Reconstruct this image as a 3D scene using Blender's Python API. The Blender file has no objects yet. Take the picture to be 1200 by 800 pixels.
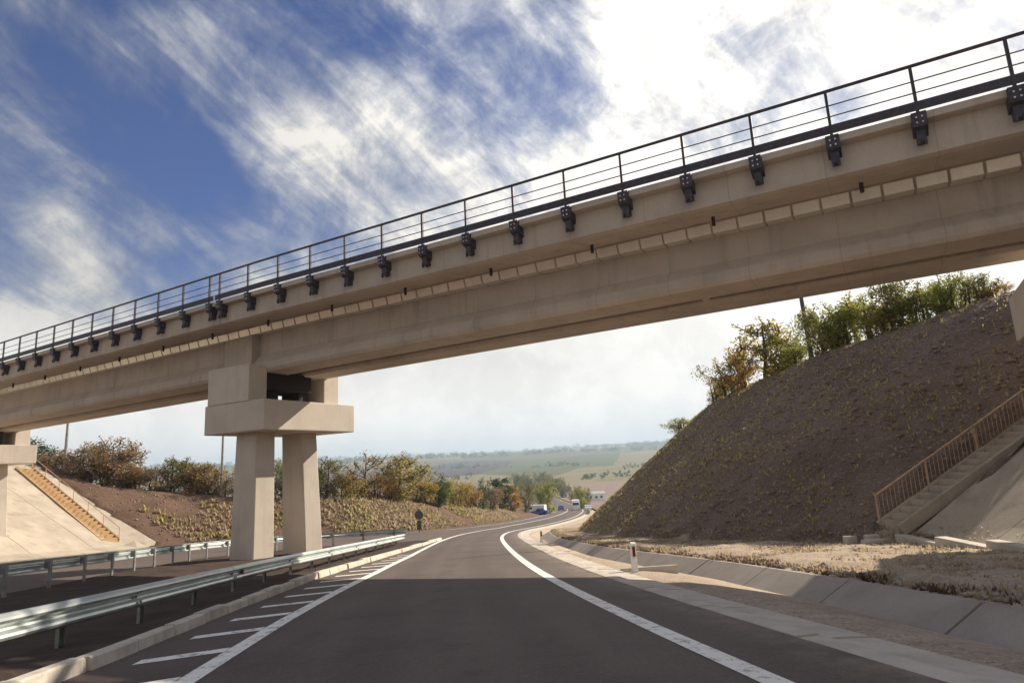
import bpy, bmesh, math, random
import numpy as np
from mathutils import Vector, Matrix
random.seed(7); rng = np.random.default_rng(11)
R = math.radians
scene = bpy.context.scene
col = scene.collection
# ------------------------------------------------------------------ camera
F_PX, ROLL, PITCH, CAM_H = 760.0, R(2.9), math.atan(148/760.0), 1.30
cam = bpy.data.cameras.new('camera'); cam.sensor_width = 36; cam.lens = 36*F_PX/1200; cam.clip_start = 0.05; cam.clip_end = 30000
cam_o = bpy.data.objects.new('camera', cam); col.objects.link(cam_o); scene.camera = cam_o
_r = Vector((1,0,0)); _f = Vector((0,math.cos(PITCH),math.sin(PITCH))); _u = Vector((0,-math.sin(PITCH),math.cos(PITCH)))
_r2 = _r*math.cos(ROLL)-_u*math.sin(ROLL); _u2 = _u*math.cos(ROLL)+_r*math.sin(ROLL)
m = Matrix((_r2, _u2, -_f)).transposed().to_4x4(); m.translation = Vector((0,0,CAM_H)); cam_o.matrix_world = m
# ------------------------------------------------------------------ light
SUN_AZ, SUN_EL = 55.0, 33.0            # azimuth from +Y towards +X
sd = Vector((math.sin(R(SUN_AZ))*math.cos(R(SUN_EL)), math.cos(R(SUN_AZ))*math.cos(R(SUN_EL)), math.sin(R(SUN_EL))))
sun = bpy.data.lights.new('sun', 'SUN'); sun.energy = 5.0; sun.angle = R(0.5); sun.color = (1.0, 0.90, 0.76)
sun_o = bpy.data.objects.new('sun', sun); col.objects.link(sun_o); sun_o.rotation_euler = (-sd).to_track_quat('-Z','Y').to_euler()
scene.view_settings.view_transform = 'Standard'; scene.view_settings.look = 'None'
scene.view_settings.exposure = 0.65; scene.view_settings.gamma = 1.0; scene.view_settings.use_curve_mapping = False

def pixdir(x, y):
    v = _r2*((x-600)/F_PX)-_u2*((y-400)/F_PX)+_f; v.normalize(); return v
class NT:
    """small helper around a node tree"""
    def __init__(s, t): s.t = t; s.n = t.nodes; s.l = t.links
    def a(s, typ, **k):
        n = s.n.new(typ)
        for q, v in k.items():
            if q == 'ins':
                for i, x in v.items():
                    if isinstance(x, bpy.types.NodeSocket): s.l.new(x, n.inputs[i])
                    else: n.inputs[i].default_value = x
            else: setattr(n, q, v)
        return n
    def math(s, op, a, b=0.0, c=None, clamp=False):
        n = s.a('ShaderNodeMath', operation=op, use_clamp=clamp, ins={0:a, 1:b})
        if c is not None:
            if isinstance(c, bpy.types.NodeSocket): s.l.new(c, n.inputs[2])
            else: n.inputs[2].default_value = c
        return n.outputs[0]
    def noise(s, vec, scale, detail=4, rough=0.55, dist=0.0, out='Fac'):
        n = s.a('ShaderNodeTexNoise', ins={'Vector':vec, 'Scale':scale, 'Detail':detail, 'Roughness':rough, 'Distortion':dist}); return n.outputs[out]
    def ramp(s, fac, stops):
        n = s.a('ShaderNodeValToRGB', ins={0:fac}); e = n.color_ramp.elements
        while len(e) < len(stops): e.new(0.5)
        for k, (p, c) in enumerate(stops): e[k].position = p; e[k].color = (*c, 1) if len(c) == 3 else c
        return n.outputs[0]
    def mix(s, f, a, b, mode='MIX'):
        n = s.a('ShaderNodeMix', data_type='RGBA', blend_type=mode)
        for i, x in ((0, f), (6, a), (7, b)):
            if isinstance(x, bpy.types.NodeSocket): s.l.new(x, n.inputs[i])
            else: n.inputs[i].default_value = (*x, 1) if isinstance(x, tuple) and len(x) == 3 else x
        return n.outputs[2]
    def range(s, v, a, b, c=0.0, d=1.0, smooth=True):
        n = s.a('ShaderNodeMapRange', interpolation_type='SMOOTHSTEP' if smooth else 'LINEAR', ins={0:v, 1:a, 2:b, 3:c, 4:d}); return n.outputs[0]
    def mapping(s, vec, scale=(1,1,1), rot=(0,0,0), loc=(0,0,0)):
        return s.a('ShaderNodeMapping', ins={0:vec, 1:loc, 2:rot, 3:scale}).outputs[0]

world = bpy.data.worlds.new('World'); scene.world = world; world.use_nodes = True
w = NT(world.node_tree); w.n.clear()
tc = w.a('ShaderNodeTexCoord'); dirv = tc.outputs['Generated']
nd = w.a('ShaderNodeVectorMath', operation='NORMALIZE', ins={0:dirv}).outputs[0]
sep = w.a('ShaderNodeSeparateXYZ', ins={0:nd}); dz = sep.outputs[2]
sky = w.a('ShaderNodeTexSky', sky_type='NISHITA', sun_disc=False, sun_elevation=R(SUN_EL), sun_rotation=R(SUN_AZ), altitude=100, air_density=1.0, dust_density=0.6, ozone_density=2.5)
zc = w.math('ADD', w.math('MAXIMUM', dz, 0.0), 0.30)
pv = w.a('ShaderNodeCombineXYZ', ins={0:w.math('DIVIDE', sep.outputs[0], zc), 1:w.math('DIVIDE', sep.outputs[1], zc), 2:0.0}).outputs[0]
def dotc(v): return w.a('ShaderNodeVectorMath', operation='DOT_PRODUCT', ins={0:nd, 1:tuple(v)}).outputs['Value']
ca = pixdir(60,60); cb = pixdir(420,360); e1 = (cb-ca).normalized(); e2 = e1.cross(pixdir(240,210)).normalized(); e3 = e1.cross(e2)
stv = w.a('ShaderNodeCombineXYZ', ins={0:w.math('MULTIPLY', dotc(e1), 1.5), 1:w.math('MULTIPLY', dotc(e2), 7.5), 2:w.math('MULTIPLY', dotc(e3), 1.5)}).outputs[0]
n0 = w.noise(nd, 3.2, 4, 0.5, 0.3)                   # big masses
n1 = w.noise(nd, 7.5, 15, 0.66, 0.3)                # puffs
n2 = w.noise(stv, 1.6, 12, 0.60, 0.5)                # wispy streaks
fb = w.math('ADD', w.math('ADD', w.math('MULTIPLY', w.math('SUBTRACT', n0, 0.5), 0.9), w.math('MULTIPLY', w.math('SUBTRACT', n1, 0.5), 1.9)), w.math('MULTIPLY', w.math('SUBTRACT', n2, 0.5), 2.0))
pos = [((480,150),8,0.72),((530,250),8,0.80),((440,80),4,0.5),((400,140),5,0.42),((330,230),9,0.30),((900,50),20,1.05),((1050,150),20,1.1),((740,110),7,0.55),((125,278),3.6,0.66),((158,292),2.6,0.62),((50,350),8,0.20),((400,320),9,0.72),((660,200),7,0.62),((60,60),16,0.12),((330,50),12,0.30)]
neg = [((610,60),6,0.40),((470,15),6,0.15),((200,205),6,0.10),((270,275),5,0.16),((130,160),8,0.05),((650,120),4,0.25),((210,335),4,0.2)]
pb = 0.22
pb = w.math('MAXIMUM', w.range(sep.outputs[1], 0.1, -0.5, 0.2, 0.8), pb)        # unseen cloud veil added behind the camera to warm and lift the fill light
for (px, rad, wt) in pos: pb = w.math('MAXIMUM', w.range(dotc(pixdir(*px)), math.cos(R(rad*1.9)), math.cos(R(rad*0.1)), 0.18, wt), pb)
for (px, rad, wt) in neg: pb = w.math('SUBTRACT', pb, w.range(dotc(pixdir(*px)), math.cos(R(rad*1.5)), math.cos(R(rad*0.1)), 0, wt))
hz = w.range(dz, 0.33, 0.06, 0.0, 1.9)              # thicker veil towards the horizon
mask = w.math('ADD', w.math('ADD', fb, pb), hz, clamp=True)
skyc = w.mix(1.0, sky.outputs[0], (0.33,0.52,0.98), 'MULTIPLY')
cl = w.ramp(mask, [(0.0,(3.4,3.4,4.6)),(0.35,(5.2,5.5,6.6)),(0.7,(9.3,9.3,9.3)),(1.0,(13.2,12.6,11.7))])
shine = w.range(dotc(sd), 0.25, 0.80, 0.55, 1.0, False)      # clouds far from the sun are duller
shine = w.math('MAXIMUM', shine, w.range(dz, 0.30, 0.08, 0.5, 0.96))
cl = w.a('ShaderNodeVectorMath', operation='SCALE', ins={0:cl}); w.l.new(shine, cl.inputs['Scale'])
cl2 = w.a('ShaderNodeVectorMath', operation='SCALE', ins={0:cl.outputs[0]}); w.l.new(w.range(n1, 0.36, 0.62, 0.92, 1.10), cl2.inputs['Scale'])
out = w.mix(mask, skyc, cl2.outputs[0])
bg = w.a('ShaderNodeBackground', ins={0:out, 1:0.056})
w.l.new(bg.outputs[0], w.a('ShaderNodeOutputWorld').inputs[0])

TVX, TVY = math.cos(R(30)), -math.sin(R(30))
# ------------------------------------------------------------------ materials
def mat(name, fn, rough=0.85, metal=0.0, bump=None, spec=0.3):
    m = bpy.data.materials.new(name); m.use_nodes = True; t = NT(m.node_tree); b = t.n['Principled BSDF']
    b.inputs['Roughness'].default_value = rough; b.inputs['Metallic'].default_value = metal
    b.inputs['Specular IOR Level'].default_value = spec
    tcn = t.a('ShaderNodeTexCoord').outputs['Object']
    c = fn(t, tcn)
    bsock = None
    if isinstance(c, tuple) and isinstance(c[0], bpy.types.NodeSocket): c, bsock = c
    if isinstance(c, bpy.types.NodeSocket): t.l.new(c, b.inputs['Base Color'])
    else: b.inputs['Base Color'].default_value = (*c, 1)
    if bump and bsock is not None:
        bn = t.a('ShaderNodeBump', ins={'Strength':bump[0], 'Distance':bump[1], 'Height':bsock}); t.l.new(bn.outputs[0], b.inputs['Normal'])
    return m
def f_concrete(base, dark, sc=1.0, stain=0.5, forms=False):
    def f(t, v):
        a = t.noise(v, 0.7*sc, 6, 0.6); b = t.noise(v, 22*sc, 4, 0.6)
        st = t.noise(t.mapping(v, (1.6,1.6,0.16)), 1.2*sc, 5, 0.6)
        c = t.mix(t.range(a, 0.35, 0.7), base, dark)
        c = t.mix(t.math('MULTIPLY', t.range(st, 0.52, 0.72), stain), c, tuple(x*0.62 for x in dark))
        c = t.mix(t.range(b, 0.3, 0.75, 0, 0.25), c, tuple(x*0.7 for x in dark))
        if forms:                                            # joints of the shuttering and thin drip streaks
            al = t.a('ShaderNodeVectorMath', operation='DOT_PRODUCT', ins={0:v, 1:(TVX,TVY,0)}).outputs['Value']
            fr = t.math('FRACT', t.math('DIVIDE', t.math('ADD', al, 500.0), 2.44))
            c = t.mix(t.math('MULTIPLY', t.math('LESS_THAN', fr, 0.009), 0.45), c, tuple(x*0.5 for x in dark))
            dr = t.noise(t.a('ShaderNodeCombineXYZ', ins={0:t.math('MULTIPLY', al, 5.0), 1:t.math('MULTIPLY', t.a('ShaderNodeSeparateXYZ', ins={0:v}).outputs[2], 0.35), 2:0.0}).outputs[0], 1.0, 4, 0.6)
            c = t.mix(t.range(dr, 0.60, 0.78, 0, 0.45), c, tuple(x*0.55 for x in dark))
        return c, b
    return f
M = {}
M['concrete'] = mat('bridge_concrete', f_concrete((0.55,0.465,0.385),(0.46,0.385,0.315), 1, 0.45, True), 0.85, 0, (0.25,0.01))
M['pier'] = mat('pier_concrete', f_concrete((0.62,0.54,0.45),(0.54,0.465,0.385), 1, 0.30), 0.85, 0, (0.25,0.01))
M['panel'] = mat('panel_concrete', f_concrete((0.40,0.345,0.29),(0.32,0.275,0.23), 1.4, 0.3), 0.85, 0, (0.3,0.01))
M['gutter'] = mat('gutter_concrete', f_concrete((0.60,0.53,0.44),(0.46,0.40,0.33), 2.0, 0.3), 0.85, 0, (0.3,0.01))
M['kerb'] = mat('kerb_concrete', f_concrete((0.66,0.59,0.48),(0.46,0.40,0.33), 3.0, 0.5), 0.9, 0, (0.4,0.01))
M['apron'] = mat('apron_concrete', f_concrete((0.47,0.40,0.31),(0.37,0.31,0.24), 0.6, 0.5), 0.9, 0, (0.3,0.02))
M['duct'] = mat('duct_sheet_metal', f_concrete((0.92,0.89,0.82),(0.85,0.81,0.74), 1, 0.2), 0.38, 0.7)
M['rust_stone'] = mat('rust_stained_concrete', f_concrete((0.50,0.33,0.17),(0.42,0.27,0.13), 1.5, 0.3), 0.9)
M['dark_steel'] = mat('dark_painted_steel', lambda t, v: t.mix(t.range(t.noise(v, 9, 4), 0.4, 0.7), (0.050,0.043,0.058), (0.085,0.068,0.074)), 0.5, 0.2)
M['rust_rail'] = mat('rust_painted_steel', lambda t, v: t.mix(t.range(t.noise(v, 4, 4), 0.4, 0.7), (0.46,0.30,0.19), (0.56,0.40,0.27)), 0.6)
M['zinc'] = mat('galvanised_steel', lambda t, v: (t.mix(t.range(t.noise(v, 1.3, 5), 0.35, 0.7), (0.62,0.66,0.63), (0.46,0.50,0.48)), t.noise(v, 30, 2)), 0.42, 0.72, (0.05,0.003))
M['zinc_post'] = mat('weathered_galvanised_steel', lambda t, v: t.mix(t.range(t.noise(v, 5, 4), 0.4, 0.7), (0.30,0.30,0.29), (0.20,0.19,0.18)), 0.55, 0.4)
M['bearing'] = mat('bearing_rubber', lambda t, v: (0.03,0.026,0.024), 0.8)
M['red'] = mat('red_reflector', lambda t, v: (0.16,0.012,0.012), 0.3)
M['white'] = mat('white_plastic', lambda t, v: t.mix(t.range(t.noise(v, 14, 4), 0.45, 0.75), (0.80,0.78,0.74), (0.60,0.56,0.50)), 0.6)
M['sign_back'] = mat('sign_back_grey', lambda t, v: (0.10,0.095,0.09), 0.6)
M['pole'] = mat('pole_concrete', lambda t, v: t.mix(t.range(t.noise(v, 3, 4), 0.4, 0.7), (0.34,0.32,0.29), (0.25,0.23,0.21)), 0.8)
M['paint'] = mat('road_paint', lambda t, v: (t.mix(t.range(t.noise(v, 6, 9, 0.8), 0.50, 0.62, 0.04, 0.85), (0.92,0.88,0.78), (0.30,0.26,0.22)), t.noise(v, 60, 2)), 0.7)
def f_asphalt(t, v):
    big = t.noise(v, 0.22, 5, 0.6); fine = t.noise(v, 55, 3, 0.7); mid = t.noise(t.mapping(v, (2.2,0.10,1), rot=(0,0,R(3))), 1.0, 4, 0.6)
    c = t.mix(t.range(big, 0.3, 0.7), (0.096,0.066,0.053), (0.130,0.096,0.078))
    c = t.mix(t.range(mid, 0.45, 0.72, 0, 0.5), c, (0.080,0.063,0.056))
    c = t.mix(t.range(fine, 0.35, 0.75, 0, 0.5), c, (0.19,0.165,0.14))
    ao = t.a('ShaderNodeAttribute', attribute_name='lane').outputs['Fac']      # metres right of the white line
    wob = t.math('MULTIPLY', t.math('SUBTRACT', t.noise(v, 0.35, 3), 0.5), 0.5)
    for cx in (-1.35, -3.15):                                                      # tyre-polished tracks
        dd = t.math('ABSOLUTE', t.math('SUBTRACT', t.math('ADD', ao, wob), cx))
        c = t.mix(t.range(dd, 0.10, 0.55, 0.38, 0.0), c, (0.072,0.054,0.046))
    dd = t.math('ABSOLUTE', t.math('SUBTRACT', t.math('ADD', ao, wob), -2.25))
    c = t.mix(t.math('MULTIPLY', t.range(dd, 0.05, 0.35, 0.5, 0.0), t.range(t.noise(v, 1.1, 5, 0.7), 0.45, 0.65)), c, (0.05,0.038,0.034))   # oil drips
    du = t.math('MULTIPLY', t.range(t.math('ADD', ao, t.math('MULTIPLY', wob, 0.8)), 0.35, 1.05), t.range(t.noise(v, 2.3, 6, 0.75), 0.35, 0.65, 0.15, 0.9))
    c = t.mix(t.math('MULTIPLY', du, 0.55), c, (0.34,0.27,0.20))                  # dust along the gutter
    wv = t.noise(v, 0.9, 4, 0.6, 0.0, 'Color')
    vr = t.a('ShaderNodeTexVoronoi', feature='DISTANCE_TO_EDGE', ins={'Vector':t.mapping(t.mix(0.5, v, wv), (0.55,0.16,0)), 'Scale':1.0}).outputs['Distance']
    ck = t.math('MULTIPLY', t.range(vr, 0.0, 0.010, 1, 0, False), t.range(t.noise(v, 0.12, 3), 0.5, 0.62))
    c = t.mix(t.math('MULTIPLY', ck, 0.6), c, (0.03,0.024,0.02))
    gr = t.noise(v, 17, 5, 0.8); c = t.mix(t.range(gr, 0.52, 0.68, 0, 0.45), c, (0.20,0.165,0.14)); c = t.mix(t.range(gr, 0.44, 0.32, 0, 0.5), c, (0.035,0.026,0.022))
    pa = t.noise(v, 0.5, 6, 0.7); c = t.mix(t.range(pa, 0.52, 0.62, 0, 0.22), c, (0.045,0.033,0.028))
    return c, t.math('ADD', fine, gr)
M['asphalt'] = mat('asphalt', f_asphalt, 0.74, 0, (0.35,0.006), 0.22)
def f_gravel(t, v):
    a = t.noise(v, 0.8, 5, 0.65); b = t.noise(v, 26, 4, 0.7)
    vr = t.a('ShaderNodeTexVoronoi', ins={'Vector':v, 'Scale':30.0}).outputs['Color']
    c = t.mix(t.range(a, 0.35, 0.7), (0.54,0.43,0.32), (0.40,0.31,0.225))
    c = t.mix(0.35, c, t.mix(t.a('ShaderNodeSeparateColor', ins={0:vr}).outputs[0], (0.16,0.12,0.09), (0.55,0.46,0.38)))
    m_ = t.noise(v, 4.5, 7, 0.75); c = t.mix(t.range(m_, 0.52, 0.66, 0, 0.6), c, (0.25,0.185,0.135)); c = t.mix(t.range(m_, 0.46, 0.34, 0, 0.5), c, (0.62,0.52,0.40))
    return t.mix(t.range(b, 0.5, 0.7, 0, 0.7), c, (0.15,0.105,0.08)), t.math('ADD', b, m_)
M['gravel'] = mat('gravel_and_straw', f_gravel, 0.95, 0, (0.7,0.03), 0.1)
def f_median(t, v):
    a = t.noise(v, 1.3, 5, 0.65)
    return t.mix(t.range(a, 0.35, 0.7), (0.060,0.042,0.034), (0.090,0.064,0.05)), t.noise(v, 20, 4)
M['median'] = mat('median_soil', f_median, 0.95, 0, (0.6,0.03), 0.1)
def f_soil(dark, light, grass, gth):
    def f(t, v):
        a = t.noise(v, 0.35, 6, 0.65); b = t.noise(v, 9, 5, 0.75); g = t.noise(v, 1.3, 6, 0.75)
        c = t.mix(t.range(a, 0.3, 0.7), dark, light)
        c = t.mix(t.range(b, 0.50, 0.72, 0, 0.65), c, tuple(x*2.0 for x in light))
        c = t.mix(t.range(b, 0.45, 0.30, 0, 0.55), c, tuple(x*0.45 for x in dark))
        c = t.mix(t.range(g, gth, gth+0.12, 0, 0.75), c, grass)
        return c, b
    return f
M['soil'] = mat('bank_soil', f_soil((0.20,0.148,0.118),(0.29,0.22,0.18),(0.27,0.21,0.09),0.58), 0.97, 0, (1.0,0.12), 0.05)
M['soil_left'] = mat('grassy_soil', f_soil((0.115,0.070,0.050),(0.17,0.11,0.078),(0.20,0.15,0.07),0.56), 0.97, 0, (1.0,0.10), 0.05)
def f_valley(t, v):
    sc = t.mapping(v, (0.0030,0.0014,0.0), rot=(0,0,R(20)))
    vr = t.a('ShaderNodeTexVoronoi', ins={'Vector':sc, 'Scale':1.0, 'Randomness':0.85}).outputs['Color']
    r = t.a('ShaderNodeSeparateColor', ins={0:vr}).outputs[0]
    c = t.ramp(r, [(0.0,(0.16,0.145,0.085)),(0.25,(0.25,0.21,0.13)),(0.40,(0.115,0.115,0.07)),(0.50,(0.10,0.08,0.085)),(0.70,(0.26,0.235,0.14)),(0.80,(0.13,0.14,0.07)),(0.88,(0.105,0.085,0.09))])
    c.node.color_ramp.interpolation = 'CONSTANT'
    n = t.noise(v, 0.02, 6, 0.7); c = t.mix(t.range(n, 0.45, 0.7, 0, 0.5), c, (0.085,0.10,0.045))
    n = t.noise(v, 0.3, 5, 0.7); return t.mix(t.range(n, 0.5, 0.75, 0, 0.35), c, (0.30,0.25,0.14))
M['valley'] = mat('fields', f_valley, 1.0, 0, None, 0.0)
def leafmat(name, c1, c2):
    def f(t, v):
        oi = t.a('ShaderNodeObjectInfo').outputs['Random']
        n = t.noise(v, 1.7, 3, 0.6); m2 = t.noise(v, 9.0, 2, 0.6)
        c = t.mix(t.range(n, 0.35, 0.65), c1, c2); c = t.mix(t.range(m2, 0.4, 0.7, 0, 0.5), c, tuple(x*1.5 for x in c2))
        return t.mix(t.math('MULTIPLY', oi, 0.35), c, tuple(x*0.7 for x in c1))
    m = mat(name, f, 0.8, 0, None, 0.15)
    t = NT(m.node_tree); b = t.n['Principled BSDF']; o = t.n['Material Output']
    tr = t.a('ShaderNodeBsdfTranslucent'); src = b.inputs['Base Color'].links[0].from_socket; t.l.new(src, tr.inputs[0])
    ms = t.a('ShaderNodeMixShader', ins={0:0.58}); t.l.new(b.outputs[0], ms.inputs[1]); t.l.new(tr.outputs[0], ms.inputs[2]); t.l.new(ms.outputs[0], o.inputs[0])
    return m
L = {'yellow': leafmat('leaf_yellow', (0.28,0.23,0.05), (0.50,0.37,0.09)),
     'lime': leafmat('leaf_yellow_green', (0.19,0.22,0.04), (0.40,0.38,0.09)),
     'olive': leafmat('leaf_olive', (0.16,0.15,0.05), (0.28,0.25,0.09)),
     'green': leafmat('leaf_dark_green', (0.06,0.085,0.032), (0.12,0.145,0.05)),
     'ochre': leafmat('leaf_ochre', (0.32,0.20,0.06), (0.46,0.29,0.09)),
     'rust': leafmat('leaf_rust_brown', (0.26,0.18,0.10), (0.40,0.28,0.15)),
     'dead': leafmat('dead_tuft_brown', (0.10,0.068,0.045), (0.17,0.12,0.08)),
     'straw': leafmat('dry_straw', (0.32,0.25,0.15), (0.50,0.40,0.26)),
     'weed': leafmat('weed_olive', (0.32,0.27,0.11), (0.55,0.47,0.21))}
M['bark'] = mat('bark', lambda t, v: t.mix(t.range(t.noise(v, 8, 4), 0.4, 0.7), (0.09,0.065,0.05), (0.15,0.115,0.09)), 0.95)
M['stone'] = mat('pale_stone', lambda t, v: t.mix(t.range(t.noise(v, 0.9, 4), 0.4, 0.65), (0.36,0.30,0.25), (0.22,0.17,0.135)), 0.95)
M['clod'] = mat('soil_clod', lambda t, v: t.mix(t.range(t.noise(v, 1.9, 4), 0.4, 0.65), (0.20,0.14,0.108), (0.36,0.28,0.22)), 0.97)
M['vwhite'] = mat('vehicle_white', lambda t, v: (0.78,0.78,0.78), 0.35)
M['vblue'] = mat('vehicle_blue', lambda t, v: (0.08,0.13,0.35), 0.35)
M['glass'] = mat('vehicle_glass', lambda t, v: (0.015,0.018,0.022), 0.12)
M['tyre'] = mat('tyre', lambda t, v: (0.02,0.02,0.02), 0.9)
M['lamp'] = mat('lamp_lens', lambda t, v: (0.7,0.68,0.6), 0.2)
M['roof'] = mat('roof_sheet', lambda t, v: (0.42,0.40,0.38), 0.6)

# ------------------------------------------------------------------ mesh helpers
class MB:
    def __init__(s): s.v = []; s.f = []
    def add(s, vs, fs):
        k = len(s.v); s.v += [tuple(p) for p in vs]; s.f += [tuple(i+k for i in f) for f in fs]; return s
    def box(s, c, d, ax=None):
        """box by centre and full size; ax = three axis vectors"""
        ax = ax or ((1,0,0),(0,1,0),(0,0,1)); c = np.array(c, float); A = np.array(ax, float)
        vs = [c+A[0]*d[0]/2*i+A[1]*d[1]/2*j+A[2]*d[2]/2*k for i in (-1,1) for j in (-1,1) for k in (-1,1)]
        return s.add(vs, [(0,1,3,2),(4,6,7,5),(0,4,5,1),(2,3,7,6),(0,2,6,4),(1,5,7,3)])
    def prism(s, a, b, closed=True):
        """two rings with the same number of points"""
        n = len(a); fs = [(i,(i+1)%n,n+(i+1)%n,n+i) for i in range(n)]
        if closed: fs += [tuple(range(n-1,-1,-1)), tuple(range(n,2*n))]
        return s.add(list(a)+list(b), fs)
    def tube(s, pts, r, seg=8, cap=True):
        pts = [np.array(p, float) for p in pts]; rr = r if hasattr(r, '__len__') else [r]*len(pts); rings = []
        for i, p in enumerate(pts):
            d = pts[min(i+1,len(pts)-1)]-pts[max(i-1,0)]; d /= np.linalg.norm(d)
            u = np.cross(d, (0,0,1.0) if abs(d[2]) < 0.95 else (1.0,0,0)); u /= np.linalg.norm(u); v = np.cross(d, u)
            rings.append([p+rr[i]*(math.cos(2*math.pi*k/seg)*u+math.sin(2*math.pi*k/seg)*v) for k in range(seg)])
        k0 = len(s.v)
        for g in rings: s.v += [tuple(q) for q in g]
        for i in range(len(rings)-1):
            for k in range(seg):
                a = k0+i*seg+k; b = k0+i*seg+(k+1)%seg; s.f.append((a,b,b+seg,a+seg))
        if cap: s.f.append(tuple(k0+k for k in range(seg))[::-1]); s.f.append(tuple(k0+(len(rings)-1)*seg+k for k in range(seg)))
        return s
    def build(s, name, m, parent=None, bevel=0, smooth=False, fix=True):
        me = bpy.data.meshes.new(name); me.from_pydata(s.v, [], s.f)
        if fix:
            bm = bmesh.new(); bm.from_mesh(me); bmesh.ops.recalc_face_normals(bm, faces=bm.faces); bm.to_mesh(me); bm.free()
        return link(name, me, m, parent, bevel, smooth)
def link(name, me, m, parent=None, bevel=0, smooth=False):
    if m is not None: me.materials.append(m)
    o = bpy.data.objects.new(name, me); col.objects.link(o)
    if parent is not None: o.parent = parent
    if bevel:
        b = o.modifiers.new('bevel', 'BEVEL'); b.width = bevel; b.segments = 2; b.limit_method = 'ANGLE'
    if smooth: me.polygons.foreach_set('use_smooth', [True]*len(me.polygons))
    return o
def tag(o, label=None, cat=None, group=None, kind=None):
    for k, v in (('label',label),('category',cat),('group',group),('kind',kind)):
        if v: o[k] = v
    return o
def empty(name, loc=(0,0,0), rz=0.0, **k):
    o = bpy.data.objects.new(name, None); col.objects.link(o); o.location = loc; o.rotation_euler = (0,0,rz); o.empty_display_size = 0.3
    return tag(o, **k)
def gridmesh(name, X, Y, Z, m, smooth=True):
    nr, nc = X.shape; me = bpy.data.meshes.new(name)
    co = np.stack([X, Y, Z], -1).reshape(-1,3).astype(np.float32)
    i = np.arange(nr*nc).reshape(nr, nc); q = np.stack([i[:-1,:-1], i[:-1,1:], i[1:,1:], i[1:,:-1]], -1).reshape(-1,4)
    fastmesh(me, co, q, smooth); return link(name, me, m)
def fastmesh(me, co, q, smooth=False):
    k = q.shape[1]; me.vertices.add(len(co)); me.vertices.foreach_set('co', co.ravel().astype(np.float32))
    me.loops.add(q.size); me.loops.foreach_set('vertex_index', q.ravel().astype(np.int32))
    me.polygons.add(len(q)); me.polygons.foreach_set('loop_start', np.arange(0, q.size, k, dtype=np.int32))
    if smooth: me.polygons.foreach_set('use_smooth', np.ones(len(q), bool))
    me.update(calc_edges=True); me.validate()
def g1(x, y):
    return float(G(np.array([float(x)]), np.array([float(y)]))[0])
def sop(s, o, dz=0.0):
    x, y = so2xyz(s, o); return (float(x), float(y), float(Zroad(s))+dz)
# ---------------------------------------------------------------- geometry of the place
BETA = math.radians(30)
NV = np.array([math.sin(BETA), math.cos(BETA)])          # across the bridge
TV = np.array([math.cos(BETA), -math.sin(BETA)])         # along the bridge
def br(n, t, z=0.0):
    return (NV[0]*n+TV[0]*t, NV[1]*n+TV[1]*t, z)
# right-hand white line of the carriageway (plan)
_wp = [(12.0,-60),(9.1,-40),(4.5,-12),(3.0,-2),(1.85,5.3),(1.42,7.7),(0.92,11.3),(0.42,15.4),(-0.12,21.7),(-0.95,35),(-1.35,46),(-1.0,58),(1.2,72),(5.2,92),(9.6,120),(14.6,160),(19,205),(21.3,250),(21,300),(19,360),(16,430),(14,520),(13,640)]
def _catmull(P, step=1.0):
    P = [np.array(p, float) for p in P]; P = [2*P[0]-P[1]] + P + [2*P[-1]-P[-2]]
    out = []
    for i in range(1, len(P)-2):
        a, b, c, d = P[i-1:i+3]; m = max(2, int(np.linalg.norm(c-b)/step))
        def tj(t, p, q): return t + np.linalg.norm(q-p)**0.5
        t0=0; t1=tj(t0,a,b); t2=tj(t1,b,c); t3=tj(t2,c,d)
        for k in range(m):
            t=t1+(t2-t1)*k/m
            A1=(t1-t)/(t1-t0)*a+(t-t0)/(t1-t0)*b; A2=(t2-t)/(t2-t1)*b+(t-t1)/(t2-t1)*c; A3=(t3-t)/(t3-t2)*c+(t-t2)/(t3-t2)*d
            B1=(t2-t)/(t2-t0)*A1+(t-t0)/(t2-t0)*A2; B2=(t3-t)/(t3-t1)*A2+(t-t1)/(t3-t1)*A3
            out.append((t2-t)/(t2-t1)*B1+(t-t1)/(t2-t1)*B2)
    out.append(P[-2]); return np.array(out)
W = _catmull(_wp, 0.5)
for _ in range(60):                                       # take the wobble out
    W[1:-1] = 0.25*W[:-2]+0.5*W[1:-1]+0.25*W[2:]
_d = np.r_[0, np.cumsum(np.linalg.norm(np.diff(W, axis=0), axis=1))]
S0 = float(np.interp(0.0, W[:,1], _d)); WS = _d - S0      # s = 0 beside the camera
_tan = np.gradient(W, axis=0); _tan /= np.linalg.norm(_tan, axis=1)[:,None]
def tab(pairs):
    xs = [p[0] for p in pairs]; ys = [p[1] for p in pairs]
    return lambda s: np.interp(s, xs, ys)
Zroad = tab([(-60,4.2),(0,0.0),(60,-4.2),(75,-5.2),(120,-7.75),(160,-9.9),(205,-12.2),(250,-14.2),(300,-15.8),(350,-16.6),(430,-16.8),(520,-16.2),(640,-14.6)])
def so2xyz(s, o, dz=0.0):
    s = np.asarray(s, float); o = np.asarray(o, float)
    x = np.interp(s, WS, W[:,0]); y = np.interp(s, WS, W[:,1])
    tx = np.interp(s, WS, _tan[:,0]); ty = np.interp(s, WS, _tan[:,1]); l = np.hypot(tx, ty)
    return x + o*ty/l, y - o*tx/l
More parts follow.
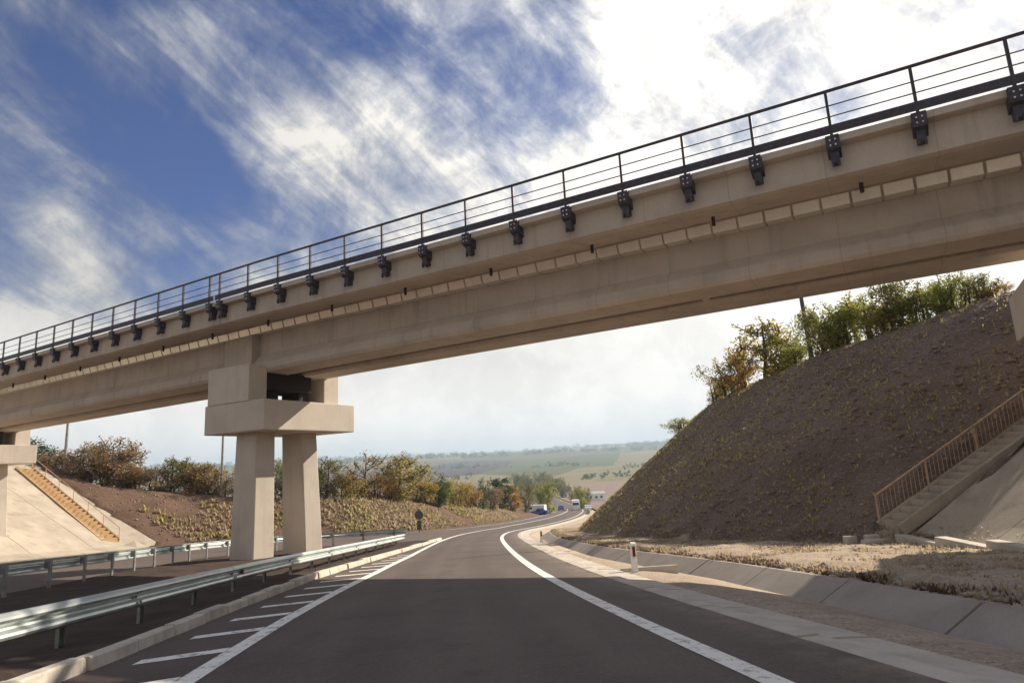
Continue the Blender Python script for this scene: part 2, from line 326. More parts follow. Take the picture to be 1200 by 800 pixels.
def xy2so(X, Y):
    X = np.asarray(X, float); Y = np.asarray(Y, float); sh = X.shape
    q = np.stack([X.ravel(), Y.ravel()], 1); s = np.empty(len(q)); o = np.empty(len(q))
    for i in range(0, len(q), 4000):
        c = q[i:i+4000]; d = ((c[:,None,:]-W[None,::2,:])**2).sum(2); k = d.argmin(1)*2
        v = c-W[k]; T = _tan[k]
        ds = (v*T).sum(1); s[i:i+4000] = WS[k]+np.clip(ds,-1.5,1.5); o[i:i+4000] = v[:,0]*T[:,1]-v[:,1]*T[:,0]
    return s.reshape(sh), o.reshape(sh)
# offsets from that line (right is positive)
oLine = tab([(0,-5.0),(5,-4.9),(11,-4.65),(19,-4.2),(27,-3.95),(45,-3.85),(60,-3.9),(75,-4.2),(100,-4.6)])
oKerb = tab([(-12,-6.6),(6,-6.3),(9,-6.05),(14,-5.8),(18,-5.65),(24,-5.2),(30,-4.75),(37,-4.35),(44,-4.1)])
oEdge = lambda s: 1.05 + 0*np.asarray(s, float)           # asphalt / concrete gutter
oGut  = lambda s: 1.85 + 0*np.asarray(s, float)            # gutter / gravel
oDT   = tab([(-12,3.9),(7.5,4.0),(11,4.3),(15,4.4),(19,4.1),(25,3.5),(35,3.1),(48,3.4),(80,3.8)])  # top of the sloping panels
oDB   = lambda s: oDT(s)-0.62
oToeR = tab([(-12,7.0),(0,7.4),(8,8.2),(11,9.2),(14,10.0),(18,10.2),(21,9.0),(25,7.3),(32.6,5.6),(44,5.3),(55,5.8),(80,6.5),(120,7)])
oToeL = tab([(-12,-36),(20,-34.5),(40,-33.3),(56,-32.6),(60,-28),(64,-21),(68,-15.5),(74,-11.8),(82,-10.3),(100,-9.6),(130,-9.6)])
hR = tab([(-12,9.0),(10,9.0),(22,9.0),(40,9.0),(60,8.6),(90,6),(130,3.5),(170,0.8),(200,0)])
hL = tab([(-12,6.0),(60,6.0),(65,4.8),(70,4.0),(80,3.2),(90,2.6),(110,1.8),(150,0.8),(190,0)])
MR = tab([(18,0.67),(30,0.70),(46,0.82),(60,0.85)]); ML = 0.53
def _smin(a, b, k):
    h = np.clip(0.5+0.5*(b-a)/k, 0, 1); return b*(1-h)+a*h-k*h*(1-h)
def _hash(i, j, seed):
    v = np.sin(i*127.1+j*311.7+seed*74.7)*43758.5453; return v-np.floor(v)
def vnoise(x, y, seed=0):
    xi = np.floor(x); yi = np.floor(y); fx = x-xi; fy = y-yi; fx = fx*fx*(3-2*fx); fy = fy*fy*(3-2*fy)
    a=_hash(xi,yi,seed); b=_hash(xi+1,yi,seed); c=_hash(xi,yi+1,seed); d=_hash(xi+1,yi+1,seed)
    return (a*(1-fx)+b*fx)*(1-fy)+(c*(1-fx)+d*fx)*fy-0.5
def fbm(x, y, seed=0, oct=4):
    r=0; a=1
    for k in range(oct): r=r+a*vnoise(x*2**k, y*2**k, seed+k); a*=0.5
    return r
_vd = tab([(0,-8),(150,-10.3),(250,-14.6),(320,-16.9),(430,-17.4),(640,-15.2),(1000,-8),(1500,5),(2200,30),(3000,62),(4000,108),(5200,128),(9000,128)])
def valley(X, Y):
    D = np.hypot(X, Y); z = _vd(D)
    w = np.clip((D-500)/1500, 0, 1)
    z = z + w*(26*fbm(X/1300., Y/1300., 5)+7*fbm(X/300., Y/300., 9))*np.clip(D/3000,0.3,1)
    z = z + np.clip((D-2500)/1500,0,1)*X*0.008
    return z
def smooth(x): x=np.clip(x,0,1); return x*x*(3-2*x)
def on_apron(X, Y, pad=0.0):
    R_ = (Y < 18.3-0.02*X+pad)&(Y > 4.0)&(X > 9.55+0.096*(Y-6)-pad)
    L_ = (0.287*X+0.958*Y < 48.05+pad)&(Y > 21)&(X < -35.3+0.0712*(Y-22)+pad)&(X > -57)
    St = (np.abs(Y-19.22+0.04*(X-10.5)) < 0.72+0*pad)&(X > 10.3)&(X < 17.2) if pad <= 0 else (np.abs(Y-19.22) < 0.75)&(X > 10.2)&(X < 17.2)
    return R_|L_|St
_tl = None
def _toeL_dist(X, Y):
    global _tl
    if _tl is None:
        q = np.arange(-40, 640, 1.0); x, y = so2xyz(q, oToeL(q)); _tl = np.stack([x, y], 1)
    P = np.stack([np.ravel(X), np.ravel(Y)], 1); out = np.full(len(P), 1e3); a = _tl[:-1]; b = _tl[1:]-a; L2 = (b**2).sum(1)
    near = np.flatnonzero((P[:,1] < 130) & (P[:,1] > -60) & (P[:,0] < 40)); K = 130; a = a[:K]; b = b[:K]; L2 = L2[:K]
    for i in range(0, len(near), 4000):
        k = near[i:i+4000]; v = P[k][:,None,:]-a[None]; t = np.clip((v*b[None]).sum(2)/L2[None], 0, 1); d = v-b[None]*t[:,:,None]
        out[k] = np.sqrt((d**2).sum(2).min(1))
    return out.reshape(np.shape(X))
def G(X, Y, so=None, rough=True):
    """height of the ground"""
    s, o = xy2so(X, Y) if so is None else so
    zr = Zroad(s)
    dR = o-oToeR(s); dL = oToeL(s)-o; dL = np.where(dL > 0, np.minimum(dL, _toeL_dist(X, Y)), dL)
    z = zr + np.where(o<-5.5, -(o+5.5)*0.003, 0.0)*np.clip(1-(s-60)/30,0,1) 
    # right bank
    up = MR(s)*np.maximum(dR,0)
    if rough: up = up + 0.10*fbm(X*0.9,Y*0.9,3)*np.clip(dR,0,1)+0.35*fbm(X*.17,Y*.17,4)*np.clip(dR/4,0,1)
    if rough: up = up + 0.22*vnoise(s*0.75+0.4*dR, dR*0.10, 61)*np.clip(dR/2,0,1)+0.10*vnoise(s*2.3+0.9*dR, dR*0.22, 62)*np.clip(dR/1.5,0,1)
    zR = _smin(up, hR(s)+0.25*fbm(X*.25,Y*.25,8)+np.minimum(0.05*np.maximum(dR-10,0),2), 0.8)
    ul = ML*np.maximum(dL,0)
    if rough: ul = ul + (0.10*fbm(X*.8,Y*.8,13)+0.5*fbm(X*.14,Y*.14,14))*np.clip(dL/3,0,1)*np.clip((s-44)/6,0,1)
    hl = np.maximum(hL(s), np.minimum(5.9-zr, 11.5)-2.0*np.maximum(0.287*X+0.958*Y-48.5,0))
    zL = _smin(ul, hl+0.4*fbm(X*.2,Y*.2,18)*np.clip((s-44)/6,0,1)+0.01*np.maximum(dL-15,0), 0.8)
    z = z + np.where(dR>0, zR, 0) + np.where(dL>0, zL, 0)
    wv = np.maximum.reduce([smooth((np.abs(o)-45)/60), smooth((s-150)/70)*smooth((np.abs(o)-14)/20)])
    return z*(1-wv)+valley(X,Y)*wv
# ------------------------------------------------------------------ ground
SS = np.r_[np.arange(-40,-6,2.0), np.arange(-6,62,0.4), np.arange(62,140,1.2), np.arange(140,640,6.0)]
def strip(name, o_list, m, ss=SS, smooth=True, noise=0.0):
    """ribbon along the road; o_list = [(offset function, height above the road)]"""
    rows = []
    for s in ss: rows.append([sop(s, float(f(s)), (h(s) if callable(h) else h)) for f, h in o_list])
    A = np.array(rows); return gridmesh(name, A[:,:,0], A[:,:,1], A[:,:,2], m, smooth)
sup = lambda o: max(0, -(o+5.5)*0.003)
def sup_s(s, o): return float(np.where(o < -5.5, -(o+5.5)*0.003, 0.0)*np.clip(1-(s-60)/30,0,1))
# one sheet of asphalt carries both carriageways
rows = []
for s in SS:
    a = float(oToeL(s))-0.6; b = float(oEdge(s)); r = []
    for k in range(15):
        o = a+(b-a)*k/14 if k < 12 else [0,0]; 
        r.append(o)
    os_ = list(np.linspace(a, -5.5, 8))+list(np.linspace(-4.4, b, 6)); rows.append([sop(s, o, sup_s(s, o)+0.004) for o in os_])
A = np.array(rows); road = tag(gridmesh('road', A[:,:,0], A[:,:,1], A[:,:,2], M['asphalt']), kind='structure')
at_ = road.data.attributes.new('lane', 'FLOAT', 'POINT'); LO = []
for s in SS: LO += list(np.linspace(float(oToeL(s))-0.6, -5.5, 8))+list(np.linspace(-4.4, float(oEdge(s)), 6))
at_.data.foreach_set('value', np.array(LO, np.float32))
hb = lambda s: -0.34; 
tag(strip('verge', [(oGut,-0.10),(lambda s:oGut(s)+0.5,-0.09),(lambda s:(oGut(s)+oDB(s))/2,-0.14),(oDB,-0.30)], M['gravel']), kind='structure')
tag(strip('roadbed', [(oEdge,-0.12),(oGut,-0.14)], M['median']), kind='structure')
# right bank (flat shelf, slope, plateau) and left bank
def bank(name, s_arr, off, base, m, ftune=None):
    O = base(s_arr)[:,None]+off[None,:]; S_ = np.repeat(s_arr[:,None], len(off), 1)
    X, Y = so2xyz(S_, O); Z = G(X, Y, so=(S_, O))
    if ftune: Z = ftune(S_, O, X, Y, Z)
    return gridmesh(name, X, Y, Z, m)
offR = np.r_[0, 0.05, np.arange(0.25, 26, 0.28), 26+np.cumsum(np.geomspace(0.5, 12, 26))]
def shelf(S_, O, X, Y, Z):
    t = np.clip((O-oDT(S_))/0.8, 0, 1); dR = O-oToeR(S_)
    n = 0.09*fbm(X*2.1, Y*2.1, 31)+0.08*fbm(X*.7, Y*.7, 33)
    return Z-0.06*(1-t)+n*t*np.clip(1.2-dR, 0, 1)
SB = np.r_[np.arange(-40,-4,1.5), np.arange(-4,70,0.3), np.arange(70,150,1.0), np.arange(150,640,6.0)]
tag(bank('right_bank_ground', SB, offR, oDT, M['soil'], lambda *a: shelf(*a)-0.8*on_apron(a[2], a[3], -0.15)), kind='structure')
# the gravel shelf between the channel and the foot of the bank: a sheet of its own just above the soil
offS = np.linspace(0, 1, 26)
O = oDT(SB)[:,None]+(oToeR(SB)-oDT(SB)+0.5)[:,None]*offS[None,:]; S_ = np.repeat(SB[:,None], 26, 1); X, Y = so2xyz(S_, O)
Z = shelf(S_, O, X, Y, G(X, Y, so=(S_, O))); edge = fbm(X*1.1, Y*1.1, 41)
Z += 0.045-0.12*np.clip((offS[None,:]-0.80)*5+edge*1.2, 0, 1)
k = SB < 130
tag(gridmesh('gravel_shelf', X[k], Y[k], Z[k], M['gravel']), kind='structure')
offL = -np.r_[-0.8, 0, np.arange(0.3, 24, 0.45), 24+np.cumsum(np.geomspace(0.8, 14, 24))]
tag(bank('left_bank_ground', SB, offL, oToeL, M['soil_left'], lambda S_,O,X,Y,Z: Z-0.05*((oToeL(S_)-O)<0)-0.8*on_apron(X, Y, -0.25)), kind='structure')
# valley and far hills: polar sheet, dipping below the banks near the camera
rad = np.r_[np.linspace(0.5, 300, 40), np.geomspace(306, 6000, 150)]; an = np.r_[np.arange(-180,-50,5.0), np.arange(-50,60,0.35), np.arange(60,181,5.0)]
RR, AA = np.meshgrid(rad, np.radians(an), indexing='ij'); X = RR*np.sin(AA); Y = RR*np.cos(AA)
s_, o_ = xy2so(X, Y); Z = valley(X, Y)
inside = (1-smooth((np.abs(o_)-85)/12))*(1-smooth((s_-560)/40))*(s_ > -39.5)
Z = Z-inside*np.where(s_ < 230, 9.0, 0.6)
tag(gridmesh('valley_and_hills', X, Y, Z, M['valley']), kind='structure')
# ------------------------------------------------------------------ painted markings
def ribbon(name, f, w_, s0, s1, step=0.5, h=0.010):
    ss = np.arange(s0, s1+1e-6, step); A = []
    for s in ss:
        o = float(f(s)); A.append([sop(s, o-w_/2, h+sup_s(s, o-w_/2)), sop(s, o+w_/2, h+sup_s(s, o+w_/2))])
    A = np.array(A); return tag(gridmesh(name, A[:,:,0], A[:,:,1], A[:,:,2], M['paint'], False), kind='structure')
ribbon('right_edge_line', lambda s: 0.0, 0.22, -20, 230)
ribbon('left_edge_line', oLine, 0.22, -20, 230)
ribbon('far_edge_line', lambda s: float(oToeL(s))+1.6, 0.16, 40, 200)
mbh = MB()
for k in range(18):
    s0 = 2.6+1.47*k
    o1 = float(oLine(s0))-0.10; o0 = float(oKerb(s0))+0.38
    if o1-o0 < 0.2: continue
    n = 4
    for i in range(n):
        a = o0+(o1-o0)*i/n; b = o0+(o1-o0)*(i+1)/n; ds = lambda q: (q-o0)*0.38
        mbh.add([sop(s0+ds(a), a, .0095), sop(s0+ds(b), b, .0095), sop(s0+ds(b)+0.27, b, .0095), sop(s0+ds(a)+0.27, a, .0095)], [(0,1,2,3)])
tag(mbh.build('hatch_marking', M['paint']), kind='structure')
# ------------------------------------------------------------------ median island
rail1_pts = [(-4.6,-6),(-5.2,2),(-5.75,10),(-6.15,16),(-6.3,22),(-6.5,30),(-6.75,38.5)]
rail2_pts = [(-10.5,2),(-12.2,13),(-13.3,20),(-14.6,27),(-15.2,33),(-14.0,38),(-11.4,41.5),(-9.0,43),(-7.4,43.6)]
def poly_at(P, step):
    Q = _catmull(P, step); return Q
r2 = _catmull(rail2_pts, 0.5); s2, o2 = xy2so(r2[:,0], r2[:,1]); od = np.argsort(s2)
oMedL = lambda s: np.interp(s, s2[od], o2[od]-0.4)
SM = np.r_[np.arange(-38,-4,2.0), np.arange(-4,43.5,0.4)]; rows = []
for s in SM:
    a = float(oMedL(s)) if s < 42 else float(oKerb(s))-0.6; b = float(oKerb(s))-0.16
    a = min(a, b-0.05)
    rows.append([sop(s, a+(b-a)*t, sup_s(s, a+(b-a)*t)+0.09+(0.05*math.sin(s*3+t*9)*random.random() if 0.05<t<0.95 else 0)) for t in np.linspace(0,1,14)])
A = np.array(rows); tag(gridmesh('median_strip', A[:,:,0], A[:,:,1], A[:,:,2], M['median']), kind='structure')
# kerb along the island: stones one metre long with small joints, one of them missing its top
kb = empty('kerb', sop(6, -6.2), label='long pale concrete kerb between the hatched paint and the near guardrail', cat='kerb')
def local(o, pts): return [(p[0]-o.location[0], p[1]-o.location[1], p[2]-o.location[2]) for p in pts]
n_st = 0; s = -8.0
while s < 43.5:
    ln = 0.98 if s < 24 else 2.95
    mb = MB(); h = 0.15+random.uniform(-0.02,0.02); dx = random.uniform(-0.025,0.025); seg = 2 if ln < 2 else 3
    rings = []
    for i in range(seg+1):
        q = s+ln*i/seg; o = float(oKerb(q))+dx
        rings.append(local(kb, [sop(q,o-0.16,-0.05), sop(q,o+0.02,-0.05), sop(q,o-0.005,h-0.02), sop(q,o-0.025,h), sop(q,o-0.16,h)]))
    for i in range(seg): mb.prism(rings[i], rings[i+1], closed=False)
    mb.f += [(4,3,2,1,0), tuple(len(mb.v)-5+i for i in range(5))]
    if len(rings) > 1:
        bmv = mb.build('kerb_stone', M['kerb'], kb)
        me = bmv.data; bm = bmesh.new(); bm.from_mesh(me); bmesh.ops.remove_doubles(bm, verts=bm.verts, dist=1e-4); bmesh.ops.recalc_face_normals(bm, faces=bm.faces); bm.to_mesh(me); bm.free()
    s += ln+0.045; n_st += 1
# ------------------------------------------------------------------ gutter and drainage channel (precast panels with joints)
def panels(root, name, prof, s0, s1, ln, gap, m):
    s = s0
    while s < s1:
        L_ = ln if s < 40 else ln*2; k = 5; rings = []
        jz = random.uniform(-0.006,0.006)
        for i in range(k+1):
            q = s+(L_-gap)*i/k; rings.append(local(root, [sop(q, float(f(q)) if callable(f) else f, h+jz) for f, h in prof]))
        mb = MB()
        n = len(prof)
        for i in range(k): mb.prism(rings[i], rings[i+1], closed=False)
        mb.f += [tuple(range(n-1,-1,-1)), tuple(len(mb.v)-n+i for i in range(n))]
        mb.build(name, m, root); s += L_
gt = empty('gutter', sop(6,1.5), label='flat concrete gutter strip directly right of the asphalt edge', cat='gutter')
panels(gt, 'gutter_slab', [(oEdge,0.012),(lambda s:oEdge(s)+0.24,0.016),(lambda s:oEdge(s)+0.30,-0.03),(oGut,-0.055),(oGut,-0.2),(oEdge,-0.2)], -10, 140, 2.4, 0.075, M['gutter'])
ch = empty('drainage_channel', sop(8,4), label='sloping grey concrete panels lining the ditch on the right', cat='drainage channel')
panels(ch, 'channel_panel', [(lambda s:oDB(s)-0.10,-0.38),(lambda s:oDT(s)-0.04,0.0),(lambda s:oDT(s)+0.05,0.0),(lambda s:oDT(s)+0.05,-0.15),(lambda s:oDB(s)+0.02,-0.52)], -10, 140, 2.95, 0.045, M['panel'])
# small cross wall of the inlet in the channel beside the marker post
iw = MB(); 
a = sop(16.6, 0.0)
def so_box(mb, s, o, dz, ds, do, dh, root=None):
    p = np.array(sop(s, o, dz)); q = np.array(sop(s+0.1, o, dz)); t_ = (q-p)/np.linalg.norm(q-p); r_ = np.array([t_[1], -t_[0], 0]); r_ /= np.linalg.norm(r_)
    c = p-(np.array(root.location) if root else 0); mb.box(c, (do, ds, dh), (tuple(r_), tuple(t_), (0,0,1))); return mb
so_box(iw, 15.9, 2.55, -0.16, 0.12, 1.35, 0.30); so_box(iw, 16.7, 2.1, -0.15, 1.2, 0.5, 0.1)
tag(iw.build('inlet_wall', M['gutter'], bevel=0.01), label='low pale concrete cross wall in the ditch behind the red and white post', cat='inlet wall')
# ------------------------------------------------------------------ railway bridge
AXB = ((NV[0],NV[1],0),(TV[0],TV[1],0),(0,0,1))
bridge = empty('bridge', br(21.4,-25.25,-1.6), label='long pale concrete railway bridge crossing over the road on tapered piers', cat='bridge')
bl = np.array(bridge.location)
def zo(t): return 0.012*(t+22) if t < -22 else 0.0
def B(n, t, z, off=None): 
    p = br(n, t, z+(zo(t) if off is None else off)); return (p[0]-bl[0], p[1]-bl[1], p[2]-bl[2])
def extr(name, prof, ts, m, parent=bridge, bevel=0, off=None):
    mb = MB(); rings = [[B(n, t, z+(0.011*max(0,t+25)*min(1,(8.06-z)/1.9) if name == 'girder' else 0), off) for n, z in prof] for t in ts]; n = len(prof)
    for i, g in enumerate(rings): mb.v += g
    for i in range(len(rings)-1):
        for k in range(n): a = i*n+k; b = i*n+(k+1)%n; mb.f.append((a,b,b+n,a+n))
    mb.f += [tuple(range(n))[::-1], tuple((len(rings)-1)*n+k for k in range(n))]
    return mb.build(name, m, parent, bevel)
J0, J1, J2, J3, J4 = -78.0, -56.6, -25.12, 5.4, 27.0
def mir(p): return [(42.8-n, z) for n, z in p][::-1]
half = [(17.74,8.22),(17.74,8.98),(17.46,9.0),(17.46,9.19),(17.80,9.19),(17.80,9.05)]
deckp = half+[(25.0,9.05),(25.0,9.19),(25.34,9.19),(25.34,9.0),(25.06,8.98),(25.06,8.22),(23.45,8.36),(23.3,8.02),(19.5,8.02),(19.35,8.36),(17.9,8.17)]
girn = [(19.86,8.06),(19.86,7.05),(19.50,6.62),(19.46,6.3),(19.58,6.15),(20.92,6.15),(21.04,6.3),(21.0,6.62),(20.5,7.05),(20.5,8.06)]
girf = [(42.8-n, z) for n, z in girn]
for a, b in ((J0,J1),(J1,J2),(J2,J3),(J3,J4)):
    ts = [a+0.02] + [q for q in (-22.0,) if a < q < b] + [b-0.02]
    extr('deck_slab', deckp, ts, M['concrete'], bevel=0.015)
    extr('girder', girn, ts, M['concrete'], bevel=0.03); extr('girder', girf, ts, M['concrete'], bevel=0.03)
# end blocks that thicken the girders over the supports
for a, b in ((-27.1,-25.16),(-58.4,-56.65),):
    extr('end_block', [(19.46,8.0),(19.46,6.18),(23.34,6.18),(23.34,8.0)], [a,b], M['concrete'])
for a in (-35,-30,-15,-5): extr('cross_beam', [(20.9,8.0),(20.9,6.5),(21.9,6.5),(21.9,8.0)], [a,a+0.25], M['concrete'])
# precast cable duct on the web
t = -64.0; nd_ = 0
while t < 9 and nd_ < 99:
    extr('cable_duct', [(19.44,8.0),(19.34,8.30),(19.87,8.32),(19.87,8.0)], [t, t+0.70], M['duct'], bevel=0.012); t += 0.76; nd_ += 1
for k in range(-4, 12):
    tt = -7.7-3.9*k
    if tt > 20: continue
    mb = MB(); mb.tube([B(18.85,tt,8.35), B(18.85,tt,8.02)], 0.055, 8); mb.build('drain_spout', M['dark_steel'], bridge)
# railing on the near edge
pt = [3.38-1.876*k for k in range(16)]+[5.256+1.876*k for k in range(5)]+[-25.47-1.93*k for k in range(27)]
def railing(n0, posts, side):
    rl = MB()
    z0 = 9.19
    seg = ((J0+0.05,J2-0.06),(J2+0.06,J4-0.1))
    tops = MB()
    for a, b in seg:
        q = [a]+([-22.0] if a < -22 < b else [])+[b]
        tops.tube([B(n0,t,10.40) for t in ([J0,-22,J4] if a==seg[0][0] else [])] or [B(n0,a,10.40),B(n0,a+0.01,10.40)], 0.045, 8)
    top = tops.build('railing', M['dark_steel'], bridge)
    for z, r in ((9.99,0.016),(9.69,0.016)):
        mb = MB(); mb.tube([B(n0,t,z) for t in (J0,-22,J4)], r, 6); mb.build('mid_rail', M['dark_steel'], top)
    for a, b in seg:
        q = [a]+([-22.0] if a < -22 < b else [])+[b]
        mb = MB()
        rings = [[B(n0-0.02,t,9.24),B(n0+0.03,t,9.24),B(n0+0.03,t,9.46),B(n0-0.02,t,9.46)] for t in q]
        for i in range(len(rings)-1): mb.prism(rings[i], rings[i+1])
        mb.build('toe_board', M['dark_steel'], top)
    for t in posts:
        mb = MB(); c = B(n0,t,9.78); mb.box(c, (0.07,0.07,1.24), AXB); mb.build('post', M['dark_steel'], top)
        if side > 0: continue
        mb = MB()
        # bracket: channel hung on the slab edge with a narrower lower shoe and bolt heads
        a_ = [B(n0-0.09,t-0.16,9.16),B(n0-0.09,t+0.16,9.16),B(17.76,t+0.16,9.16),B(17.76,t-0.16,9.16)]
        b_ = [B(n0-0.05,t-0.16,8.80),B(n0-0.05,t+0.16,8.80),B(17.76,t+0.16,8.66),B(17.76,t-0.16,8.66)]
        mb.prism(a_, b_)
        mb.box(B(17.62,t,8.62), (0.26,0.20,0.30), AXB); mb.box(B(17.50,t-0.07,8.46), (0.08,0.05,0.16), AXB); mb.box(B(17.50,t+0.07,8.46), (0.08,0.05,0.16), AXB)
        bk = mb.build('bracket', M['dark_steel'], bridge, bevel=0.01)
        if t > -30:
            mb = MB()
            for dt_, zz in ((-0.06,9.02),(0.06,9.02),(-0.06,8.88),(0.06,8.88)): mb.box(B(n0-0.105,t+dt_,zz), (0.03,0.035,0.035), AXB)
            mb.build('bolts', M['zinc'], bk)
    return top
railing(17.42, pt, -1)
railing(25.38, pt[::1], 1)
# piers
def pier(tc, zb, cap_t=(-2.0,2.05), dz=0.0, foot=None, blocks=True):
    ring = lambda n0,n1,t0,t1,z: [B(n0,tc+t0,z,0),B(n1,tc+t0,z,0),B(n1,tc+t1,z,0),B(n0,tc+t1,z,0)]
    mb = MB(); mb.prism(ring(18.64,24.07,cap_t[0],cap_t[1],4.77+dz), ring(18.64,24.07,cap_t[0],cap_t[1],3.44+dz))
    cap = mb.build('pier_cap', M['pier'], bridge, bevel=0.04)
    for (a,b,c,d) in ((19.36,20.38,19.26,20.38),(21.92,22.86,22.2,23.28)):
        mb = MB(); f = (foot if foot is not None else zb)
        mb.prism(ring(a,b,-0.68,0.70,3.46+dz), ring(c,d,-0.80,0.78,f)); mb.build('pier_column', M['pier'], bridge, bevel=0.05)
    if not blocks: return
    for (a,b) in ((18.60,19.58),(23.0,23.98)):
        mb = MB(); mb.prism(ring(a,b,-1.78,1.05,6.42+dz), ring(a,b,-1.78,1.05,4.76+dz)); mb.build('side_block', M['pier'], cap, bevel=0.03)
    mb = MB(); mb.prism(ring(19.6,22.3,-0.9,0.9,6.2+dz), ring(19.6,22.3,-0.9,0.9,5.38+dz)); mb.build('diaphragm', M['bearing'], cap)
    for n_ in (20.3, 22.1):
        mb = MB(); mb.prism(ring(n_-0.3,n_+0.3,-0.6,0.6,5.39+dz), ring(n_-0.3,n_+0.3,-0.6,0.6,4.76+dz)); mb.build('bearing', M['bearing'], cap, bevel=0.02)
pier(-25.25, -2.6)
pier(-56.9, -3.2, dz=-0.05)
pier(5.5, -0.9, cap_t=(-2.05,2.05), dz=0.78, blocks=False)
# ------------------------------------------------------------------ concrete aprons with stairs
def surf_so(s, o, dz=0.0):
    x, y = so2xyz(s, o); return np.array([float(x), float(y), g1(float(x), float(y))+dz])
def apron(name, label, quad, nu, nv, inner, m):
    """quad of plan corners, laid 6 cm over the ground and closed to a slab"""
    a, b, c, d = [np.array(p, float) for p in quad]
    root = empty(name, (a[0],a[1],g1(*a)), label=label, cat='concrete slope')
    rl = np.array(root.location); q = 1.0/nu
    for i in range(nu):
        for j in range(nv):
            V = []; K = 6
            for u in np.linspace((i+0.004)/nu, (i+0.996)/nu, K):
                for v in np.linspace((j+0.006)/nv, (j+0.994)/nv, K):
                    p = (a*(1-u)+b*u)*(1-v)+(d*(1-u)+c*u)*v; V.append((p[0], p[1]))
            V = np.array(V); Z = G(V[:,0], V[:,1], rough=False)+0.05
            T = np.c_[V, Z]-rl; Bt = T-np.array([0,0,0.9]); mb = MB(); mb.v = [tuple(x) for x in T]+[tuple(x) for x in Bt]; n = K*K
            for x in range(K-1):
                for y in range(K-1): k = x*K+y; mb.f.append((k,k+1,k+K+1,k+K)); mb.f.append((n+k,n+k+K,n+k+K+1,n+k+1))
            for x in range(K-1):
                for (k1,k2) in ((x,x+1),((K-1)*K+x,(K-1)*K+x+1),(x*K,(x+1)*K),(x*K+K-1,(x+1)*K+K-1)): mb.f.append((k1,k2,n+k2,n+k1))
            mb.build('slab', m, root, smooth=False)
    return root
def stairs(name, label, a, b, width, nstep, m_step, m_side, side_sign, railmat, rail_side, postn, balus, lift=0.10, hz_=0.05, rh=1.0):
    """flight from plan point a (foot) to b (head) over the ground, with side stringers and a handrail"""
    a = np.array(a, float); b = np.array(b, float); d = b-a; L_ = np.linalg.norm(d); d /= L_; r = np.array([d[1], -d[0]])
    gs = lambda p: float(G(np.array([p[0]]), np.array([p[1]]), rough=False)[0]); za = gs(a)+lift; zb = gs(b)+lift+hz_
    root = empty(name, (a[0],a[1],za-lift), label=label, cat='staircase'); rl = np.array(root.location)
    st = L_/nstep; rise = (zb-za)/nstep
    for k in range(nstep):
        c = a+d*st*(k+0.5); z = za+rise*(k+0.5)
        mb = MB(); mb.box(np.array([c[0],c[1],z+0.02])-rl, (width, st*0.86, 0.10), ((r[0],r[1],0),(d[0],d[1],0),(0,0,1)))
        mb.box(np.array([c[0],c[1],z-0.22])-rl, (width-0.06, st*1.0, 0.40), ((r[0],r[1],0),(d[0],d[1],0),(0,0,1)))
        mb.build('step', m_step, root)
    sl = np.array([d[0],d[1],rise/st]); sl /= np.linalg.norm(sl); up = np.cross(np.array([r[0],r[1],0]), sl); LL = math.hypot(L_, zb-za)
    mid = np.array([(a+b)[0]/2,(a+b)[1]/2,(za+zb)/2])
    for sg in (-1,1):
        mb = MB(); mb.box(mid-rl+np.array([r[0],r[1],0])*sg*(width/2+0.07)-np.array([0,0,0.05]), (0.14, LL, 0.32), (tuple([r[0],r[1],0]), tuple(sl), tuple(up))); mb.build('stringer', m_side, root, bevel=0.01)
    o_ = np.array([r[0],r[1],0])*rail_side*(width/2+0.07)
    hr = MB(); p0 = np.array([a[0],a[1],za+rh])-rl+o_; p1 = np.array([b[0],b[1],zb+rh])-rl+o_
    hr.tube([p0,p1], 0.03, 6); hr.tube([p0-np.array([0,0,0.85]), p1-np.array([0,0,0.85])], 0.015, 6)
    h = hr.build('handrail', railmat, root)
    for k in range(postn+1):
        p = p0+(p1-p0)*k/postn; mb = MB(); mb.box(p-np.array([0,0,0.52]), (0.045,0.045,1.06)); mb.build('post', railmat, h)
    if balus:
        mb = MB()
        for k in range(balus):
            p = p0+(p1-p0)*(k+0.5)/balus; mb.box(p-np.array([0,0,0.43]), (0.012,0.012,0.86))
        tag(mb.build('balusters', railmat, h), kind='stuff')
    return root
def sxy(s, o): x, y = so2xyz(s, o); return (float(x), float(y))
# left: below the left side span
e0 = np.array((-32.6,59.9)); up_ = np.array((-0.958,0.287)); foot = np.array((-35.3,22.0))
apron('concrete_apron', 'large sunlit pale concrete slope under the far left end of the bridge', [foot, e0, e0+up_*21.0, foot+up_*21.0], 6, 3, None, M['apron'])
stairs('staircase', 'orange stained concrete stairs with thin handrail on the left sunlit concrete slope', (-34.9,57.0), (-46.9,62.3), 1.3, 24, M['rust_stone'], M['rust_stone'], 1, M['rust_rail'], 1, 6, 0, 0.12)
